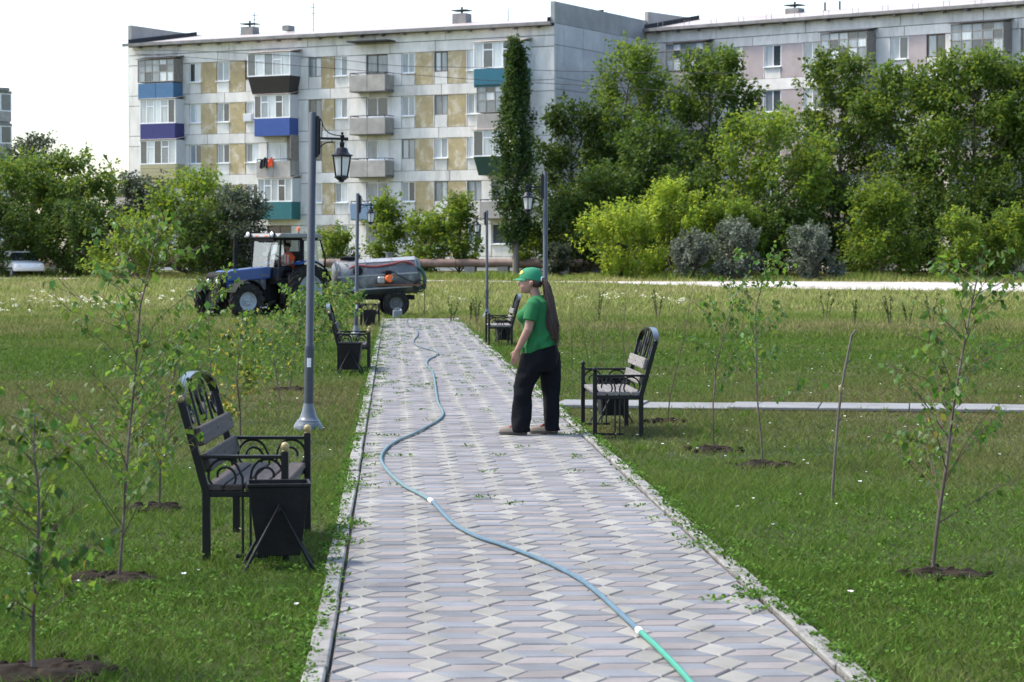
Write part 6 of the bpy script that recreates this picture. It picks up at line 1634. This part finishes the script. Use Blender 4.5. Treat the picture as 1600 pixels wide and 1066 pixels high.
    leg([(.02, -.09, .78, .135, .10), (-.005, -.10, .66, .128, .102), (-.04, -.105, .55, .115, .098), (-.072, -.105, .46, .10, .092), (-.085, -.103, .38, .092, .088), (-.088, -.10, .28, .092, .086), (-.10, -.098, .16, .094, .084), (-.108, -.096, .07, .096, .082), (-.108, -.096, .028, .094, .08)])
    leg([(.12, .09, .78, .12, .10), (.128, .09, .66, .112, .10), (.132, .088, .55, .098, .096), (.138, .088, .44, .09, .09), (.140, .088, .34, .084, .086), (.142, .088, .2, .082, .082), (.145, .088, .08, .080, .08), (.146, .088, .035, .078, .078)])
    remesh(p, 'trousers', M('trousers_black'), .009, o, 3)
    # shoes
    for s, an, ft, tw in legs:
        sh = MB(); x0, y0 = an
        def outl(k, z, grow=0): return [(x0-.045+(.150+grow)*math.cos(q)*(1 if math.cos(q) < 0 else .86), y0+(.047+grow)*k*math.sin(q)*(1.0-.18*math.cos(q)), z) for q in [2*math.pi*i/24 for i in range(24)]]
        tilt = .012 if s < 0 else 0
        so = MB().loft([outl(.95, .004), outl(1.0, .012), outl(1.0, .030)]).build('sole', M('sole_dark'), None)
        up = MB().loft([outl(1.0, .030, .001), outl(1.0, .048), [(q[0]*.9+(x0-.03)*.1, q[1]*.85+y0*.15, .072+.02*(q[0]-x0+.045)) for q in outl(.95, .07)], [(q[0]*.55+(x0+.02)*.45, q[1]*.55+y0*.45, .092) for q in outl(.8, .09)]])
        u = up.build('shoe', M('shoe_pale'), o, smooth=True); so.parent = u; so.name = 'sole'
        MB().loft([[(x0-.075+.05*math.cos(q), y0+.040*math.sin(q), .074+.010*math.cos(q)) for q in [2*math.pi*i/16 for i in range(16)]], [(x0-.06+.04*math.cos(q), y0+.032*math.sin(q), .094+.012*math.cos(q)) for q in [2*math.pi*i/16 for i in range(16)]]]).build('strap', M('shoe_red'), u, smooth=True)
    # cap with brim and emblem
    c = MB(); rg = []
    for i in range(9):
        f = i/8; th = f*math.pi/2*.98; cc = math.cos(th)**.62; rg.append([(-.030+(.113*cc)*math.cos(q)+.006*f, .088*cc*math.sin(q), 1.472+.112*math.sin(th)-.16*(.113*cc*math.cos(q))*(1-f)) for q in [2*math.pi*k/28 for k in range(28)]])
    cap = c.loft(rg).build('cap', M('cap_green'), o, smooth=True)
    br = []
    for r_, dz in ((.088, .004), (.130, -.004), (.165, -.014), (.168, -.017), (.165, -.020), (.130, -.010), (.088, -.002)):
        br.append([(-.030-r_*math.cos(q)*1.06, .083*math.sin(q)*(1.0 if r_ < .1 else 1.0-.0*r_), 1.484+dz+.035*abs(math.sin(q))*0-.012*(1-math.cos(q))) for q in [R(-78)+R(156)*k/16 for k in range(17)]])
    bm2 = MB()
    for i in range(len(br)-1):
        n = 17; b0 = len(bm2.v); bm2.v += br[i]+br[i+1]; bm2.f += [(b0+k, b0+k+1, b0+n+k+1, b0+n+k) for k in range(n-1)]
    bm2.build('brim', M('cap_green'), cap, smooth=True)
    MB().ell((-.024, 0, 1.585), (.008, .008, .005), 8, 5).build('button', M('cap_green'), cap)
    e = MB(); b0 = 0
    for k in range(14):
        q = 2*math.pi*k/14; yy = .026*math.cos(q)-.040; zz = 1.527+.019*math.sin(q); th = math.asin((zz-1.472)/.112); f = th/(math.pi/2*.98)
        cc = math.cos(th)**.62; sy = max(-.98, min(.98, yy/(.088*cc))); x = -.030-(.113*cc)*math.sqrt(1-sy*sy)+.006*f-.006; e.v.append((x, yy, zz+.01))
    e.f.append(tuple(range(14))); e.build('emblem', M('emblem_yellow'), cap)
    # hair: close to the skull below the cap, then the long ponytail in strands
    h = MB(); h.loft([ering((.018, 0, 1.395), .045, .055, 20), ering((.010, 0, 1.43), .070, .074, 20), ering((-.012, 0, 1.465), .090, .0785, 20), ering((-.026, 0, 1.50), .1005, .079, 20), ering((-.028, 0, 1.53), .085, .07, 20)])
    hb = remesh(h, 'hair', M('hair_brown'), .007, o, 2)
    rs = np.random.default_rng(5)
    spine = [Vector(v) for v in ((.078, -.01, 1.475), (.105, -.012, 1.455), (.125, -.015, 1.40), (.148, -.03, 1.30), (.170, -.045, 1.18), (.184, -.055, 1.06), (.194, -.055, .97), (.200, -.055, .90))]
    wid = [.018, .027, .038, .047, .058, .068, .066, .042]
    pt = MB(); pt.loft([[s_+Vector((wd*.78*math.cos(q), wd*.95*math.sin(q), 0)) for q in [2*math.pi*k/16 for k in range(16)]] for s_, wd in zip(spine, wid)])
    for k in range(150):
        q = rs.uniform(0, 6.28); f = rs.uniform(.75, 1.18); end = rs.integers(6, 8)
        P = [s_+Vector((wd*.80*f*math.cos(q+.15*i), wd*.97*f*math.sin(q+.15*i), rs.normal(0, .004))) for i, (s_, wd) in enumerate(zip(spine, wid))][:end+1]
        P = [v+Vector((rs.normal(0, .004)+.010*math.sin(k+i*.8), rs.normal(0, .004), 0))*(i/7) for i, v in enumerate(P)]; P[-1] = P[-1]+Vector((rs.normal(.0, .02), rs.normal(0, .015), rs.normal(-.03, .045)))
        pt.tube(P, [.003]+[.0036]*(len(P)-2)+[.0008], 5, False)
    pt.build('ponytail', M('hair_brown'), o, smooth=True)
    MB().tube([(.082+.004*math.cos(q), -.012+.022*math.cos(q), 1.472+.022*math.sin(q)) for q in [2*math.pi*k/14 for k in range(14)]], .007, 6, closed=True).build('hair_tie', M('white_plastic'), o)
girl()
